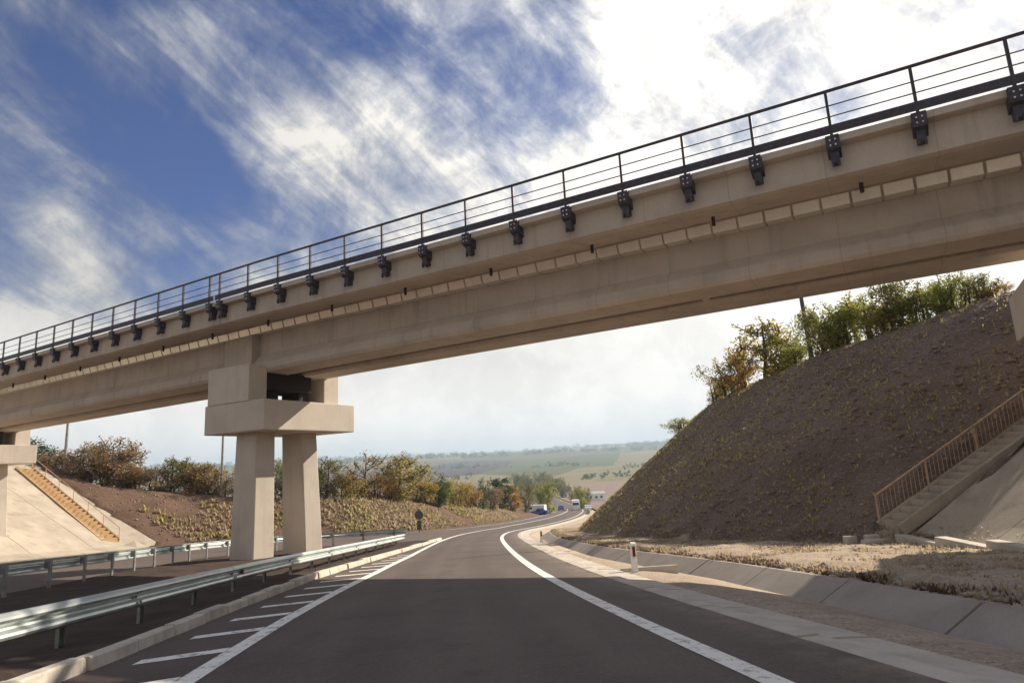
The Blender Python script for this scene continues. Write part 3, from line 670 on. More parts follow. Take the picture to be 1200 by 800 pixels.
# right: beside the right edge of the picture
apron('concrete_apron', 'smooth concrete slope beside the stairs at the right edge of the photo', [(10.75,18.45),(9.55,6.0),(19.0,4.5),(20.2,18.1)], 4, 3, None, M['apron'])
tb = MB()
for k in range(6):
    p = np.array((10.45,18.7))*(1-k/6)+np.array((9.3,6.2))*k/6; q = np.array((10.45,18.7))*(1-(k+0.97)/6)+np.array((9.3,6.2))*(k+0.97)/6; c = (p+q)/2; d = (q-p)/np.linalg.norm(q-p)
    tb.box((c[0]-0.02,c[1],g1(*c)+0.06), (0.3,np.linalg.norm(q-p),0.22), ((d[1],-d[0],0),(d[0],d[1],0),(0,0,1)))
tag(tb.build('toe_beam', M['gutter'], bevel=0.02), label='low concrete footing beam along the foot of the right concrete slope', cat='footing beam')
stairs('staircase', 'brown concrete stairs with barred rusty handrail climbing the dark right bank', (10.55,19.35), (16.9,19.1), 1.0, 21, M['apron'], M['apron'], 1, M['rust_rail'], -1, 4, 50, 0.10, -0.35, 0.85)
# ------------------------------------------------------------------ guardrails
def guardrail(name, label, P, ztop_off, s_post, face, refl_at, post_h=0.9):
    """W-beam along plan polyline P, face = side (+1 right) towards traffic"""
    Q = _catmull(P, 0.5); d = np.r_[0, np.cumsum(np.linalg.norm(np.diff(Q, axis=0), axis=1))]
    s_, o_ = xy2so(Q[:,0], Q[:,1]); zg = np.array([float(Zroad(a))+sup_s(a, b) for a, b in zip(s_, o_)])
    root = empty(name, (Q[0,0],Q[0,1],zg[0]), label=label, cat='guardrail'); rl = np.array(root.location)
    prof = [(0.0,0.155),(0.03,0.150),(0.075,0.115),(0.083,0.085),(0.070,0.055),(0.012,0.022),(0.0,0.0),(0.012,-0.022),(0.070,-0.055),(0.083,-0.085),(0.075,-0.115),(0.03,-0.150),(0.0,-0.155)]
    back = [(a-0.006, b) for a, b in prof][::-1]; ring = prof+back; n = len(ring)
    def at(u): return np.array([np.interp(u, d, Q[:,0]), np.interp(u, d, Q[:,1]), np.interp(u, d, zg)])
    def frame(u):
        t = at(u+0.2)-at(u-0.2); t[2] = 0; t /= np.linalg.norm(t); return t, np.array([t[1],-t[0],0])*face
    u = 0.0; i = 0
    while u < d[-1]-0.5:                                   # beams of 4 m that lap over each other at the posts
        e = min(u+4.15, d[-1]); mb = MB(); K = 9; off = 0.004*(i % 2)
        for q in np.linspace(u, e, K):
            p = at(q)-rl; t, r = frame(q)
            for a, b in ring: mb.v.append(tuple(p+r*(a+off)+np.array([0,0,ztop_off-0.155+b])))
        for k in range(K-1):
            for j in range(n): A_ = k*n+j; B_ = k*n+(j+1)%n; mb.f.append((A_,B_,B_+n,A_+n))
        mb.f += [tuple(range(n))[::-1], tuple((K-1)*n+j for j in range(n))]
        bo = mb.build('rail_beam', M['zinc'], root)
        bt = MB(); p = at(e-0.08)-rl; t, r = frame(e-0.08)
        for a in (-0.05,0.05):
            for b in (-0.07,0.07,0.0): bt.box(p+r*0.085*(1 if b else 0.2)+t*a+np.array([0,0,ztop_off-0.155+b]), (0.02,0.03,0.03), (tuple(r),tuple(t),(0,0,1)))
        bt.build('bolts', M['zinc_post'], bo)
        u += 4.0; i += 1
    u = 0.6; 
    while u < d[-1]-0.1:
        p = at(u)-rl; t, r = frame(u); mb = MB(); zt = ztop_off-0.03
        h = post_h; c = p-r*0.16
        mb.box(c+np.array([0,0,zt-h/2]), (0.006,0.12,h), (tuple(r),tuple(t),(0,0,1)))
        for sg in (-1,1): mb.box(c+t*sg*0.058+np.array([0,0,zt-h/2])+r*0.02, (0.045,0.006,h), (tuple(r),tuple(t),(0,0,1)))
        po = mb.build('post', M['zinc_post'], root)
        mb = MB(); mb.box(p-r*0.07+np.array([0,0,ztop_off-0.155]), (0.13,0.07,0.20), (tuple(r),tuple(t),(0,0,1))); mb.build('spacer', M['zinc_post'], po)
        u += s_post
    for u in refl_at:
        p = at(u)-rl; t, r = frame(u); mb = MB()
        a_ = [p+r*0.01+t*x+np.array([0,0,ztop_off-0.155+z]) for x, z in ((-0.05,-0.05),(0.05,-0.05),(0.05,0.05),(-0.05,0.05))]
        b_ = [p+r*0.07+t*x*0.8+np.array([0,0,ztop_off-0.155+z*0.8]) for x, z in ((-0.05,-0.05),(0.05,-0.05),(0.05,0.05),(-0.05,0.05))]
        mb.prism(a_, b_); mb.build('reflector', M['red'], root, bevel=0.005)
    return root, at
guardrail('guardrail', 'bright steel guardrail nearest the camera running along the kerb', rail1_pts, 0.64, 2.0, 1, (12.9,20.6))
guardrail('guardrail', 'darker steel guardrail behind the bridge pier on the far side of the median', rail2_pts, 0.86, 2.0, -1, ())
# ------------------------------------------------------------------ small roadside things
# red and white marker post
ps = sop(15.6, 2.12, -0.12)
mk = empty('marker_post', ps, R(4), label='white plastic marker post with dark red reflector beside the ditch', cat='marker post')
mb = MB(); ring = lambda z, w_, dd: [(-w_/2,-dd/2,z),(w_/2,-dd/2,z),(w_/2+0.0,dd/2,z),(-w_/2,dd/2,z)]
mb.prism(ring(0,0.14,0.10), ring(0.60,0.125,0.09)); mb.prism(ring(0.602,0.125,0.09), [(-0.0625,-0.045,0.66),(0.0625,-0.045,0.66),(0.0625,0.045,0.70),(-0.0625,0.045,0.70)])
mb.build('post_body', M['white'], mk, bevel=0.012)
mb = MB(); mb.box((0,-0.052,0.49),(0.065,0.012,0.22)); mb.build('reflector', M['red'], mk, bevel=0.004)
# second post further round the bend
q = sop(34.5, 1.9, -0.12); mk2 = empty('marker_post', q, 0, label='tiny distant marker post where the right white line bends', cat='marker post')
mb = MB(); mb.prism(ring(0,0.13,0.10), ring(0.62,0.12,0.09)); mb.build('post_body', M['white'], mk2, bevel=0.01)
mb = MB(); mb.box((0,-0.052,0.47),(0.065,0.012,0.2)); mb.build('reflector', M['red'], mk2)
# round road sign seen from behind, with an oblong plate under it
sg = empty('road_sign', (-10.4,68.5,g1(-10.4,68.5)), R(-6), label='dark round road sign seen from behind with an oblong plate under it', cat='road sign')
mb = MB(); mb.tube([(0,0,-0.3),(0,0,2.35)], 0.045, 8); mb.build('pole', M['sign_back'], sg)
mb = MB(); mb.tube([(0,-0.03,1.72),(0,-0.055,1.72)], 0.45, 28); mb.build('round_plate', M['sign_back'], sg)
mb = MB(); mb.box((0,-0.04,0.72),(0.46,0.02,0.95)); mb.build('oblong_plate', M['sign_back'], sg, bevel=0.005)
# utility poles
def pole(x, y, h, label, lean=(0,0), r=0.13, arm=True, zb=None):
    z = g1(x, y) if zb is None else zb; root = empty('utility_pole', (x,y,z), R(20), label=label, cat='utility pole')
    mb = MB(); mb.tube([(0,0,-0.4),(lean[0],lean[1],h)], [r*1.25,r*0.75], 10); mb.build('mast', M['sign_back' if 'slanting' in label else 'pole'], root)
    if arm:
        mb = MB(); mb.box((lean[0],lean[1],h-0.5),(1.7,0.1,0.1)); a = mb.build('cross_arm', M['pole'], root)
        for dx in (-0.75,0,0.75):
            mb = MB(); mb.tube([(lean[0]+dx,lean[1],h-0.45),(lean[0]+dx,lean[1],h-0.22)], [0.05,0.03], 8); mb.build('insulator', M['white'], a)
    return root
# ------------------------------------------------------------------ leaves, bushes and trees
def leaf_cloud(centers, radii, n, size, seed, flat=0.7, droop=0.0):
    r = np.random.default_rng(seed); c = np.array(centers); w_ = np.array(radii)**2; idx = r.choice(len(c), n, p=w_/w_.sum())
    d = r.normal(size=(n,3)); d /= np.linalg.norm(d, axis=1)[:,None]; d *= (r.random(n)**0.45)[:,None]; d[:,2] *= flat
    p = c[idx]+d*np.array(radii)[idx][:,None]
    u = r.normal(size=(n,3)); u /= np.linalg.norm(u, axis=1)[:,None]; v = np.cross(u, r.normal(size=(n,3))); v /= np.linalg.norm(v, axis=1)[:,None]
    sz = size*(0.55+0.9*r.random(n)); u = u*sz[:,None]; v = v*(sz*0.62)[:,None]
    co = np.stack([p-u*0.5, p-v*0.45+u*0.05, p+u*0.55, p+v*0.45+u*0.05], 1).reshape(-1,3)
    return co, np.arange(4*n).reshape(n,4)
def make_tree(h, wd, kind, seed, n=1500, leaf=0.17, trunk_frac=0.25, clumps=14, lean=0.0, density=1.0, stems=1):
    """returns (branch mesh, crown mesh) standing at the origin, height h and width wd"""
    r = random.Random(seed); mb = MB(); tips = []; radii = []
    for sidx in range(stems):
        bx = (r.uniform(-0.15,0.15)*wd if stems > 1 else 0); by = (r.uniform(-0.15,0.15)*wd if stems > 1 else 0)
        top = np.array([bx*2+r.uniform(-.12,.12)*wd+lean*h, by*2+r.uniform(-.12,.12)*wd, h*r.uniform(0.78,0.92)]); base = np.array([bx,by,-0.2])
        pts = [base+(top-base)*k/4+np.array([r.uniform(-.03,.03)*h,r.uniform(-.03,.03)*h,0])*(0<k<4) for k in range(5)]
        r0 = 0.022*h+0.02; mb.tube(pts, [r0*(1-0.2*k) for k in range(5)], 6)
        m_ = max(3, clumps//stems)
        for k in range(m_):
            f = trunk_frac+(0.98-trunk_frac)*(k+r.random())/m_; q = f*4; i = min(3,int(q)); st = pts[i]+(pts[i+1]-pts[i])*(q-i)
            a = r.uniform(0, 2*math.pi); prof = math.sin(math.pi*min(1,max(0.12,(f-trunk_frac*0.6)/(1.08-trunk_frac*0.6))))**0.7
            ln = wd*0.5*prof*r.uniform(0.55,1.0); e = st+np.array([math.cos(a)*ln, math.sin(a)*ln, ln*r.uniform(0.15,0.7)])
            mid = (st+e)/2+np.array([0,0,-0.05*ln]); mb.tube([st,mid,e], [r0*0.45*(1-f*0.6),r0*0.3*(1-f*0.6),0.012], 5)
            tips.append(e); radii.append(wd*r.uniform(0.13,0.24)*(0.7+0.5*prof)); tips.append(mid); radii.append(wd*r.uniform(0.10,0.17))
            for _ in range(2):
                e2 = e+np.array([r.uniform(-.16,.16)*wd,r.uniform(-.16,.16)*wd,r.uniform(0.0,.2)*wd]); mb.tube([e,e2],[0.012,0.006],4); tips.append(e2); radii.append(wd*r.uniform(0.05,0.10))
    co, q = leaf_cloud(tips, radii, int(n*density), leaf, seed, 0.85)
    bm_ = bpy.data.meshes.new('trunk'); bm_.from_pydata(mb.v, [], mb.f)
    lm = bpy.data.meshes.new('crown'); fastmesh(lm, co, q)
    bm_.materials.append(M['bark']); lm.materials.append(L[kind]); return bm_, lm
PROTO = {}
def proto(kind, var, form):
    key = (kind, var, form)
    if key not in PROTO:
        sd_ = (hash(form) if False else {'bush':1,'tree':2,'bare':3,'tall':4}[form])*100+var*7+list(L).index(kind)*13
        if form == 'bush': PROTO[key] = make_tree(1, 1.15, kind, sd_, 3600, 0.050, 0.05, 20, stems=4)
        elif form == 'tree': PROTO[key] = make_tree(1, 0.85, kind, sd_, 3800, 0.040, 0.14, 22)
        elif form == 'tall': PROTO[key] = make_tree(1, 0.5, kind, sd_, 2600, 0.045, 0.12, 20)
        else: PROTO[key] = make_tree(1, 0.9, kind, sd_, 420, 0.05, 0.25, 20)
    return PROTO[key]
def plant(name, x, y, h, wd, kind, form, var, label, cat, group=None, sink=0.05):
    tm, lm = proto(kind, var, form); root = empty(name, (x,y,g1(x,y)-sink), random.uniform(0,6.28), label=label, cat=cat, group=group)
    base_w = {'bush':1.15,'tree':0.85,'tall':0.5,'bare':0.9}[form]; root.scale = (wd/base_w, wd/base_w, h)
    a = bpy.data.objects.new('trunk', tm); b = bpy.data.objects.new('crown', lm); col.objects.link(a); col.objects.link(b); a.parent = root; b.parent = root
    return root
def hitpix(x, y, t0=3, t1=400, back=0.0):
    """where the line of sight through a point of the view meets the ground (used once, to stand things on real ground)"""
    r = np.array(pixdir(x, y)); ts = np.r_[np.arange(t0,130,0.25), np.arange(130,t1,2.0)]; P = np.array([0,0,CAM_H])+ts[:,None]*r[None,:]
    g = G(P[:,0], P[:,1], rough=False); k = int(np.argmax(P[:,2] < g)); 
    if not P[k,2] < g[k]: return None
    return P[k]+back*np.array([r[0],r[1],0])/math.hypot(r[0],r[1])
def crest(x, ylo, yhi, back):
    for y in np.arange(ylo, yhi, 2.0):
        p = hitpix(x, y, t1=190)
        if p is not None and p[1] < 190: 
            r = pixdir(x, y); return p+back*np.array([r[0],r[1],0]), y
    return None, None
KN = {'yellow':'yellow','lime':'yellow-green','olive':'olive','green':'dark green','ochre':'ochre','rust':'rust-brown'}
def ordn(k): return ['first','second','third','fourth','fifth','sixth','seventh','eighth','ninth','tenth','eleventh','twelfth','thirteenth','fourteenth','fifteenth','sixteenth','seventeenth','eighteenth','nineteenth','twentieth'][k] if k < 20 else 'twenty-'+['first','second','third','fourth','fifth','sixth','seventh','eighth','ninth'][k-20] if k < 29 else 'thirtieth or later'
# row on the crest of the right bank: (image column, height px, width px, kind, form)
right = [(797,14,34,'lime','bush'),(842,30,34,'ochre','bush'),(858,52,42,'olive','bush'),(878,52,40,'ochre','bush'),(898,92,60,'yellow','tree'),(920,64,40,'lime','bush'),(940,28,36,'lime','bush'),
         (968,72,52,'olive','bush'),(985,60,50,'lime','bush'),(1005,74,56,'lime','bush'),(1024,56,50,'lime','bush'),(1045,52,46,'yellow','bush'),(1062,84,50,'olive','tree'),(1080,56,46,'lime','bush'),(1100,48,44,'lime','bush'),(1118,56,44,'lime','bush'),(1138,42,40,'lime','bush'),(1156,34,36,'olive','bush'),(1174,18,26,'ochre','bush')]
for k, (px, hp, wp, kind, form) in enumerate(right):
    p, y = crest(px, 330, 560, 1.2)
    if p is None: continue
    D = p[1]; sc = D/F_PX
    plant('bush' if form == 'bush' else 'small_tree', p[0], p[1], (hp+8)*sc*0.70, wp*sc*1.2, kind, form, k % 3,
          f'{KN[kind]} {"bush" if form=="bush" else "small tree"} on the right bank crest, {ordn(k)} from the left', 'bush' if form == 'bush' else 'tree', 'bushes along the crest of the right bank')
# left plateau behind the pier
left = [(20,40,50,'green','bush'),(40,34,44,'green','bush'),(62,34,46,'rust','bush'),(84,46,44,'rust','bush'),(104,62,46,'rust','tree'),(122,66,46,'rust','tree'),(143,56,44,'rust','tree'),(160,34,36,'ochre','bush'),
        (180,30,34,'rust','bush'),(197,48,34,'olive','tree'),(216,34,34,'ochre','bush'),(232,40,30,'rust','tree'),(246,44,30,'olive','tree'),(262,36,34,'rust','bush'),(285,40,34,'rust','bush'),(318,46,34,'olive','bush'),(340,46,34,'green','bush'),
        (384,54,34,'olive','tree'),(396,34,32,'ochre','bush'),(412,30,30,'yellow','bush'),(424,62,42,'rust','bare'),(440,30,32,'ochre','bush'),(456,34,28,'ochre','bush'),(471,62,50,'yellow','tree'),(490,22,30,'yellow','bush'),(503,34,26,'ochre','bush'),(519,30,24,'lime','bush'),
        (512,34,24,'green','bush'),(534,34,24,'yellow','bush'),(550,28,22,'ochre','bush'),(562,34,24,'green','bush'),(574,26,20,'rust','bush'),(587,42,24,'green','tall'),(599,34,22,'ochre','tall')]
for k, (px, hp, wp, kind, form) in enumerate(left):
    p, y = crest(px, 500, 618, 2.0)
    if p is None: continue
    sc = p[1]/F_PX; nm = {'bush':'bush','tree':'small_tree','bare':'bare_tree','tall':'slender_tree'}[form]
    desc = {'bush':'bush','tree':'small tree','bare':'almost leafless tree','tall':'slender tree'}[form]
    plant(nm, p[0], p[1], (hp+6)*sc*0.78, wp*sc*1.2, kind, form, (k*2) % 3, f'{KN[kind]} {desc} on the far left bank, {ordn(k)} from the left', 'bush' if form == 'bush' else 'tree', 'bushes along the top of the left bank')
for px, lab, h in ((259,'thin pale pole on the left bank between the side of the pier and the mound',9.0),(75,'dark thin pole above the red-brown bushes at far left',9.5)):
    p, y = crest(px, 500, 618, 1.0); pole(p[0], p[1], h, lab, arm=False)
p, y = crest(952, 330, 560, 0.6); pole(p[0], p[1], 7.0, 'dark slanting pole among the bushes on the right bank crest', lean=(-0.25,0.1), arm=False, r=0.11)
# valley trees: single ones near the road, and the rows beyond
def vplant(px, D, hp, wp, kind, form, k, label, grp):
    d = pixdir(px, 560); x = d[0]/d[1]*D; sc = D/F_PX
    plant({'bush':'bush','tree':'tree','tall':'slender_tree','bare':'bare_tree'}[form], x, D, hp*sc, wp*sc, kind, form, k % 3, label, 'tree' if form != 'bush' else 'bush', grp)
near = [(614,150,30,20,'olive','bush','dark olive shrub left of the blue and white vehicle down the road'),(641,165,38,24,'lime','tree','tall yellow-green tree beside the road between the blue vehicle and the white van'),
        (632,172,30,16,'olive','bush','olive bush touching the tall yellow-green tree on its left'),(676,215,24,20,'lime','bush','light green tree right of the white van by the junction'),(671,240,22,14,'green','bush','dark round tree behind the light green tree by the junction'),(686,225,20,14,'olive','bush','olive tree at the foot of the right bank beyond the road')]
for k, (px, D, hp, wp, kind, form, lab) in enumerate(near): vplant(px, D, hp, wp, kind, form, k, lab, None)
rowpts = [(604,560,'l'),(608,540,'l'),(612,520,'l'),(616,500,'l'),(620,470,'l'),(624,440,'l'),(628,410,'l'),(633,375,'l'),(637,350,'l'),(641,320,'l'),(631,560,'r'),(637,530,'r'),(643,500,'r'),(648,470,'r'),(652,440,'r'),(657,410,'r'),(661,385,'r')]
kl = kr = 0
for k, (px, D, sd_) in enumerate(rowpts):
    i = kl if sd_ == 'l' else kr
    lab = f'dark green tree in the row {"left" if sd_=="l" else "right"} of the distant road, {ordn(i)} from the far end'
    if sd_ == 'l': kl += 1
    else: kr += 1
    vplant(px, D, 14+4*random.random(), 13, 'green' if k % 3 else 'olive', 'bush', k, lab, 'trees lining the distant road')
# woods and scrub on the far slopes, read as one mass
def woods(name, spec, kind, seed):
    r = np.random.default_rng(seed); C_ = []; Rr = []
    for (x0, y0, x1, y1, n, h) in spec:
        for k in range(n):
            t_ = r.random(); x = x0+(x1-x0)*t_+r.normal()*h*1.2; y = y0+(y1-y0)*t_+r.normal()*h*3
            C_.append((x, y)); Rr.append(h*(0.6+0.6*r.random()))
    C_ = np.array(C_); Z = G(C_[:,0], C_[:,1]); n = len(C_); ctr = np.c_[C_, Z+np.array(Rr)*0.5]
    per = 26; co, q = leaf_cloud(ctr, Rr, n*per, 1.0, seed, 0.6); sz = np.repeat(np.array(Rr).mean()*0.9, len(co))
    P = co.reshape(-1,4,3); m_ = P.mean(1, keepdims=True); P = m_+(P-m_)*np.array(Rr).mean()*0.42; me = bpy.data.meshes.new(name); fastmesh(me, P.reshape(-1,3), q); o = link(name, me, L[kind]); return tag(o, kind='stuff')
woods('far_woodland', [(-420,800,-60,900,90,7),(-900,1300,-150,1500,120,10),(-150,1500,120,1250,50,8),(-1300,2300,200,2400,220,14),(200,2400,1500,2100,160,14),(-2200,3600,2200,3700,420,20),(60,700,260,820,50,5),(150,1000,420,1150,60,6),(-260,620,-120,700,40,5),(500,3000,1600,3300,150,18),(-1200,2900,-200,3100,100,14)], 'green', 5)
tag(bpy.data.objects['far_woodland'], label='belts of dark trees across the distant hazy hills', cat='woodland')
# ------------------------------------------------------------------ vehicles down the road
def vehicle(name, label, cat, x, y, rz, L_, W_, H_, body, kind):
    z = float(Zroad(xy2so(np.array([x]), np.array([y]))[0][0]))+0.004 if abs(xy2so(np.array([x]), np.array([y]))[1][0]) < 12 else g1(x, y)
    root = empty(name, (x,y,z), rz, label=label, cat=cat); h0 = 0.35
    sec = ({'van':[(-.5,h0),(-.5,H_-0.05),(-.46,H_),(.20,H_),(.33,H_*0.62),(.49,H_*0.48),(.5,h0)],'car':[(-.5,h0),(-.5,H_*.62),(-.36,H_*.66),(-.24,H_),(.06,H_),(.22,H_*.66),(.47,H_*.55),(.5,h0)],
            'truck':[(.22,h0+.2),(.22,H_*.72),(.26,H_*.8),(.44,H_*.8),(.5,H_*.5),(.5,h0)]})[kind]
    P = [(q*L_, zz) for q, zz in sec]; mb = MB(); mb.prism([(-W_/2,a,b) for a,b in P], [(W_/2,a,b) for a,b in P]); mb.build('body', M[body], root, bevel=0.06)
    if kind == 'truck':
        mb = MB(); mb.box((0,-0.14*L_,H_*.58),(W_,L_*.70,H_*.80)); mb.build('cargo_box', M[body], root, bevel=0.04)
        mb = MB(); mb.box((0,-0.05*L_,h0+0.25),(W_*.5,L_*.86,0.2)); mb.build('chassis', M['tyre'], root)
    a, b = ({'van':(4,3),'car':(5,4),'truck':(4,3)})[kind]
    if kind == 'truck': wy, wz, ty, tz = P[4][0], P[4][1], P[3][0], P[3][1]
    elif kind == 'van': wy, wz, ty, tz = P[4][0], P[4][1], P[3][0], P[3][1]
    else: wy, wz, ty, tz = P[5][0], P[5][1], P[4][0], P[4][1]
    nx = np.array([0, tz-wz, wy-ty]); nx = nx/np.linalg.norm(nx)*0.02; A_ = np.array([0,wy,wz]); T_ = np.array([0,ty,tz]); lo = A_+(T_-A_)*.12+nx; hi = A_+(T_-A_)*.9+nx
    mb = MB(); mb.prism([lo+np.array([-W_*.42,0,0]),lo+np.array([W_*.42,0,0]),hi+np.array([W_*.38,0,0]),hi+np.array([-W_*.38,0,0])],[lo+np.array([-W_*.42,0,0])-nx*2,lo+np.array([W_*.42,0,0])-nx*2,hi+np.array([W_*.38,0,0])-nx*2,hi+np.array([-W_*.38,0,0])-nx*2]); mb.build('windscreen', M['glass'], root)
    for sx in (-1,1):
        mb = MB(); y0_ = ty-L_*.02 if kind != 'car' else ty; mb.box((sx*W_/2, (ty+wy)/2-L_*.10, H_*.70 if kind!='truck' else H_*.62),(0.03,L_*.16,H_*.2)); mb.build('side_window', M['glass'], root)
        mb = MB(); mb.box((sx*W_*.36, L_/2+.005, h0+H_*.17),(W_*.16,0.04,0.16)); mb.build('headlight', M['lamp'], root, bevel=0.01)
        for yy in (-.3,.32):
            mb = MB(); mb.tube([(sx*(W_/2-.22),yy*L_,0.36),(sx*(W_/2+.01),yy*L_,0.36)], 0.36, 16); mb.build('wheel', M['tyre'], root)
    return root
def on_road(s, o): x, y = so2xyz(s, o); i = int(np.argmin(np.abs(WS-s))); return float(x), float(y), math.atan2(-_tan[i,0], _tan[i,1])
x, y, a = on_road(205, -2.0); vehicle('box_truck', 'white box truck on the distant road beyond the bend', 'truck', x, y, a+math.pi, 6.5, 2.3, 3.1, 'vwhite', 'truck')
x, y, a = on_road(212, -6.6); vehicle('car', 'dark blue car just left of the distant white truck', 'car', x, y, a, 4.3, 1.75, 1.5, 'vblue', 'car')
x, y, a = on_road(190, 1.4); vehicle('car', 'small white car just right of the distant white truck', 'car', x, y, a, 4.3, 1.8, 1.5, 'vwhite', 'car')
d = pixdir(627,596); vehicle('van', 'blue and white van partly behind the tall yellow-green roadside tree', 'van', d[0]/d[1]*158, 158, R(70), 5.2, 2.0, 2.3, 'vwhite', 'van')
d = pixdir(632,596); vehicle('car', 'blue car parked next to the white van behind the roadside trees', 'car', d[0]/d[1]*157, 157, R(80), 4.3, 1.8, 1.5, 'vblue', 'car')
hx = pixdir(694,588); X_ = hx[0]/hx[1]*330; hs = empty('roadside_building', (X_,330,g1(X_,330)), R(10), label='low white building past the foot of the right bank', cat='building')
mb = MB(); mb.box((0,0,1.5),(12,6,3.4)); mb.build('wall', M['vwhite'], hs)
mb = MB(); mb.prism([(-6.4,-3.4,3.2),(-6.4,3.4,3.2),(-6.4,0,4.4)],[(6.4,-3.4,3.2),(6.4,3.4,3.2),(6.4,0,4.4)]); mb.build('roof', M['roof'], hs)
for dx in (-4,-1.4,1.4,4):
    mb = MB(); mb.box((dx,-3.02,1.7),(1.1,0.06,1.1)); mb.build('window', M['glass'], hs)
# ------------------------------------------------------------------ stones, clods, weeds (uncountable)
def scatter_blades(name, s0, s1, o0f, o1f, n, size, kind, seed, blades=5, dens=None):
    r = np.random.default_rng(seed); s = s0+(s1-s0)*r.random(n)**1.35; u = r.random(n); o = o0f(s)+(o1f(s)-o0f(s))*u
    X, Y = so2xyz(s, o)
    if dens is not None: k = dens(X, Y, s, o, r); X, Y, s, o = X[k], Y[k], s[k], o[k]
    Z = G(X, Y); n = len(X); co = []
    N = n*blades; bx = np.repeat(X, blades); by = np.repeat(Y, blades); bz = np.repeat(Z, blades); sz = np.repeat(size*(0.5+r.random(n)), blades)*(0.6+0.7*r.random(N))
    a = r.random(N)*2*np.pi; ln = sz; sp = sz*0.5; dx = np.cos(a); dy = np.sin(a); wd = sz*0.16
    p = np.c_[bx+dx*sp*0.3, by+dy*sp*0.3, bz-0.03]; t_ = np.c_[bx+dx*sp*(0.8+0.6*r.random(N)), by+dy*sp*(0.8+0.6*r.random(N)), bz+ln*(0.5+0.6*r.random(N))]
    sd_ = np.c_[-dy*wd, dx*wd, np.zeros(N)]; m_ = (p+t_)/2+np.c_[np.zeros(N),np.zeros(N),sz*0.12]
    co = np.stack([p-sd_*0.6, p+sd_*0.6, m_+sd_, t_, m_-sd_], 1).reshape(-1,3)
    me = bpy.data.meshes.new(name); fastmesh(me, co, np.arange(5*N).reshape(N,5)); return link(name, me, L[kind])
def scatter_rocks(name, s0, s1, o0f, o1f, n, size, m, seed, zf=None, pw=1.3):
    r = np.random.default_rng(seed); s = s0+(s1-s0)*r.random(n)**pw; o = o0f(s)+(o1f(s)-o0f(s))*r.random(n); X, Y = so2xyz(s, o); k = apR(X, Y)|((o < oToeR(s))&~on_apron(X, Y, 1.0)); X, Y, s, o = X[k], Y[k], s[k], o[k]; n = len(X); Z = zf(X, Y, s, o) if zf is not None else G(X, Y)
    base = np.array([(1,0,0),(-1,0,0),(0,1,0),(0,-1,0),(0,0,1),(0,0,-1)], float); F = np.array([(0,2,4),(2,1,4),(1,3,4),(3,0,4),(2,0,5),(1,2,5),(3,1,5),(0,3,5)])
    sz = size*(0.35+1.3*r.random(n)**3); V = base[None]*(0.6+0.8*r.random((n,6,1)))*sz[:,None,None]; V[:,:,2] *= 0.6
    a = r.random(n)*6.28; ca, sa = np.cos(a)[:,None], np.sin(a)[:,None]; x = V[:,:,0]*ca-V[:,:,1]*sa; y = V[:,:,0]*sa+V[:,:,1]*ca
    co = np.stack([x+X[:,None], y+Y[:,None], V[:,:,2]+Z[:,None]+sz[:,None]*0.15], -1).reshape(-1,3); q = (F[None]+6*np.arange(n)[:,None,None]).reshape(-1,3)
    me = bpy.data.meshes.new(name); fastmesh(me, co, q); return link(name, me, m)
Z_ = lambda X, Y: G(X, Y)
cf = lambda v: (lambda s: v+0*s)
apR = lambda X, Y: ~(on_apron(X, Y, 0.1) | ((Y < 20.0) & (X > 9.8)))
o = scatter_blades('bank_weeds', 6, 70, lambda s: oToeR(s)+0.2, lambda s: oToeR(s)+15, 20000, 0.105, 'weed', 21, 4, lambda X,Y,s,o,r: apR(X,Y) & ((vnoise(X*.5,Y*.5,2)+0.5 > 0.52-0.35*np.clip((s-26)/18,0,1)+0.25*(r.random(len(X))-.5)) | (r.random(len(X)) < .12)) )
tag(o, kind='stuff', label='small olive weeds growing all over the dark right bank', cat='weeds')
o = scatter_blades('shelf_straw', 4, 60, lambda s: oDT(s)+0.1, lambda s: oToeR(s)+0.6, 30000, 0.075, 'straw', 22, 3, lambda X,Y,s,o,r: (vnoise(X*1.2,Y*1.2,52)+0.5 > 0.25)|(r.random(len(X))<.3)); tag(o, kind='stuff', label='dry straw-coloured stubble on the flat gravel shelf', cat='dry grass')
o = scatter_blades('dry_grass', 46, 125, lambda s: oToeL(s)-0.2, lambda s: oToeL(s)-14, 16000, 0.30, 'straw', 23, 5, lambda X,Y,s,o,r: (vnoise(X*.25,Y*.25,6)+0.5 > 0.30)&((X+vnoise(X*.4,Y*.4,7)*4 > -33)|(Z_(X,Y) > 1.2))&~on_apron(X,Y,2.0)); tag(o, kind='stuff', label='dry straw-coloured grass covering the left bank', cat='dry grass')
o = scatter_blades('green_weeds', 46, 100, lambda s: oToeL(s)-0.5, lambda s: oToeL(s)-12, 4500, 0.36, 'weed', 24, 6, lambda X,Y,s,o,r: (vnoise(X*.35,Y*.35,16)+0.5 > 0.62)&(X > -36)&~on_apron(X,Y,2.0)); tag(o, kind='stuff', label='patches of olive weeds on the left bank', cat='weeds')
o = scatter_rocks('soil_clods', 5, 60, lambda s: oToeR(s)+0.1, lambda s: oToeR(s)+15, 16000, 0.085, M['clod'], 25); 
tag(o, kind='stuff', label='brown clods of earth lying on the steep right bank', cat='soil clods')
o = scatter_rocks('pale_pebbles', 5, 60, lambda s: oToeR(s)+0.1, lambda s: oToeR(s)+14, 900, 0.07, M['stone'], 26); tag(o, kind='stuff', label='scattered pale pebbles on the dark right bank', cat='pebbles')
def zshelf(X, Y, s, o): return G(X, Y)+0.02
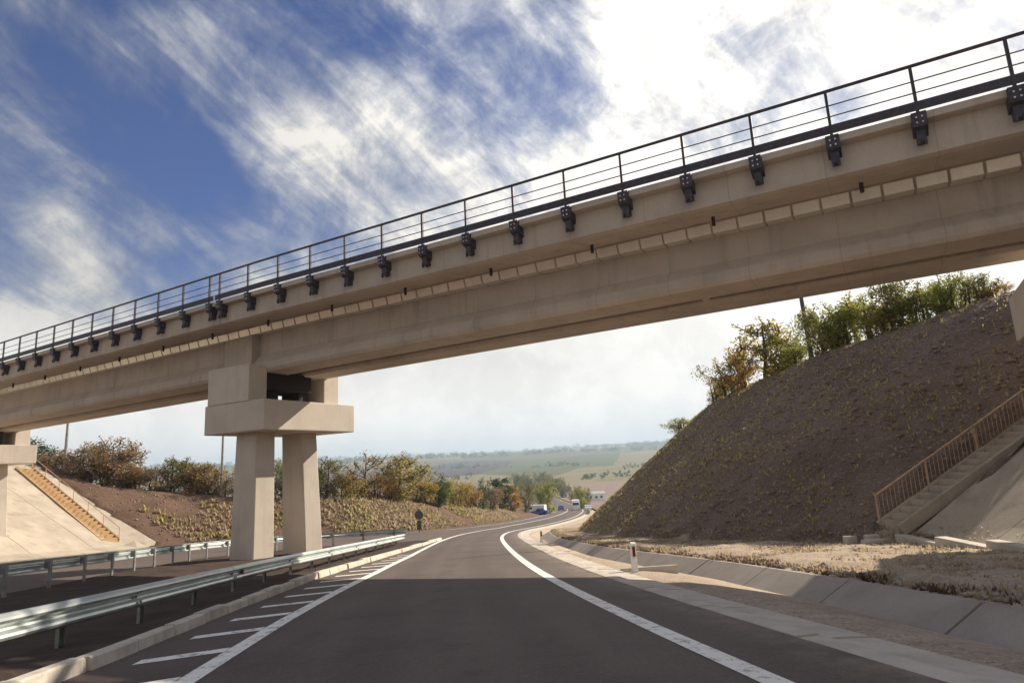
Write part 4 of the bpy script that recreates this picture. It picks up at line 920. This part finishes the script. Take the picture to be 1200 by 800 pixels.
o = scatter_rocks('shelf_stones', 3, 50, lambda s: oDT(s)+0.1, lambda s: oToeR(s)+0.5, 20000, 0.05, M['stone'], 27, zshelf); tag(o, kind='stuff', label='loose pale gravel stones on the flat shelf beside the ditch', cat='gravel')
o = scatter_rocks('ditch_gravel', 2, 45, lambda s: oGut(s)+0.03, lambda s: oDB(s)+0.03, 12000, 0.030, M['stone'], 28, lambda X,Y,s,o: Zroad(s)-0.12-0.27*np.clip((o-oGut(s)-.3)/(oDB(s)-oGut(s)-.3),0,1), 1.4); tag(o, kind='stuff', label='fine gravel in the bottom of the ditch beside the gutter', cat='gravel')
o = scatter_rocks('bank_rubble', 46, 80, lambda s: oToeL(s)-0.4, lambda s: oToeL(s)-14, 5000, 0.09, M['clod'], 29); tag(o, kind='stuff', label='brown rubble scattered over the left bank', cat='rubble')
o = scatter_blades('edge_tufts', 4, 60, lambda s: oDT(s)+0.08, lambda s: oDT(s)+0.55, 7000, 0.065, 'dead', 32, 5, lambda X,Y,s,o,r: vnoise(X*2.3,Y*2.3,12)+0.5 > 0.35+0.5*r.random(len(X))); tag(o, kind='stuff', label='dark brown dead tufts along the upper lip of the ditch', cat='dead tufts')
# a few broken concrete lumps at the foot of the right stairs
for k, (dx, dy, sz, lab) in enumerate(((-0.5,-0.35,0.34,'pale broken slab lying flat at the foot of the right stairs'),(-0.15,0.35,0.26,'grey broken block against the lowest right stair'),(-0.9,0.15,0.20,'small grey lump left of the right stairs'))):
    r = random.Random(k); x, y = 10.2+dx, 19.1+dy; z = g1(x,y)+0.09; mb = MB(); a_ = [(sz*math.cos(q)*r.uniform(.8,1.1), sz*.7*math.sin(q)*r.uniform(.8,1.1), 0) for q in np.arange(0,6.28,1.05)]
    mb.prism([(p[0]*1.05,p[1]*1.05,-0.1) for p in a_], [(p[0],p[1],0.05+0.05*k) for p in a_]); ob = mb.build('concrete_rubble', M['gutter'], bevel=0.02); ob.location = (x,y,z); tag(ob, label=lab, cat='rubble')
# ------------------------------------------------------------------ haze
hm = bpy.data.materials.new('haze_air'); hm.use_nodes = True; t = NT(hm.node_tree); t.n.clear()
pv_ = t.a('ShaderNodeVolumePrincipled', ins={'Color':(0.66,0.83,1.0,1), 'Density':0.00027, 'Anisotropy':0.15}); t.l.new(pv_.outputs[0], t.a('ShaderNodeOutputMaterial').inputs['Volume'])
mb = MB(); zlo, zhi = -60.0, 215.0; mb.box((0,0,(zlo+zhi)/2),(12400,12400,zhi-zlo)); tag(mb.build('haze', hm), kind='stuff')
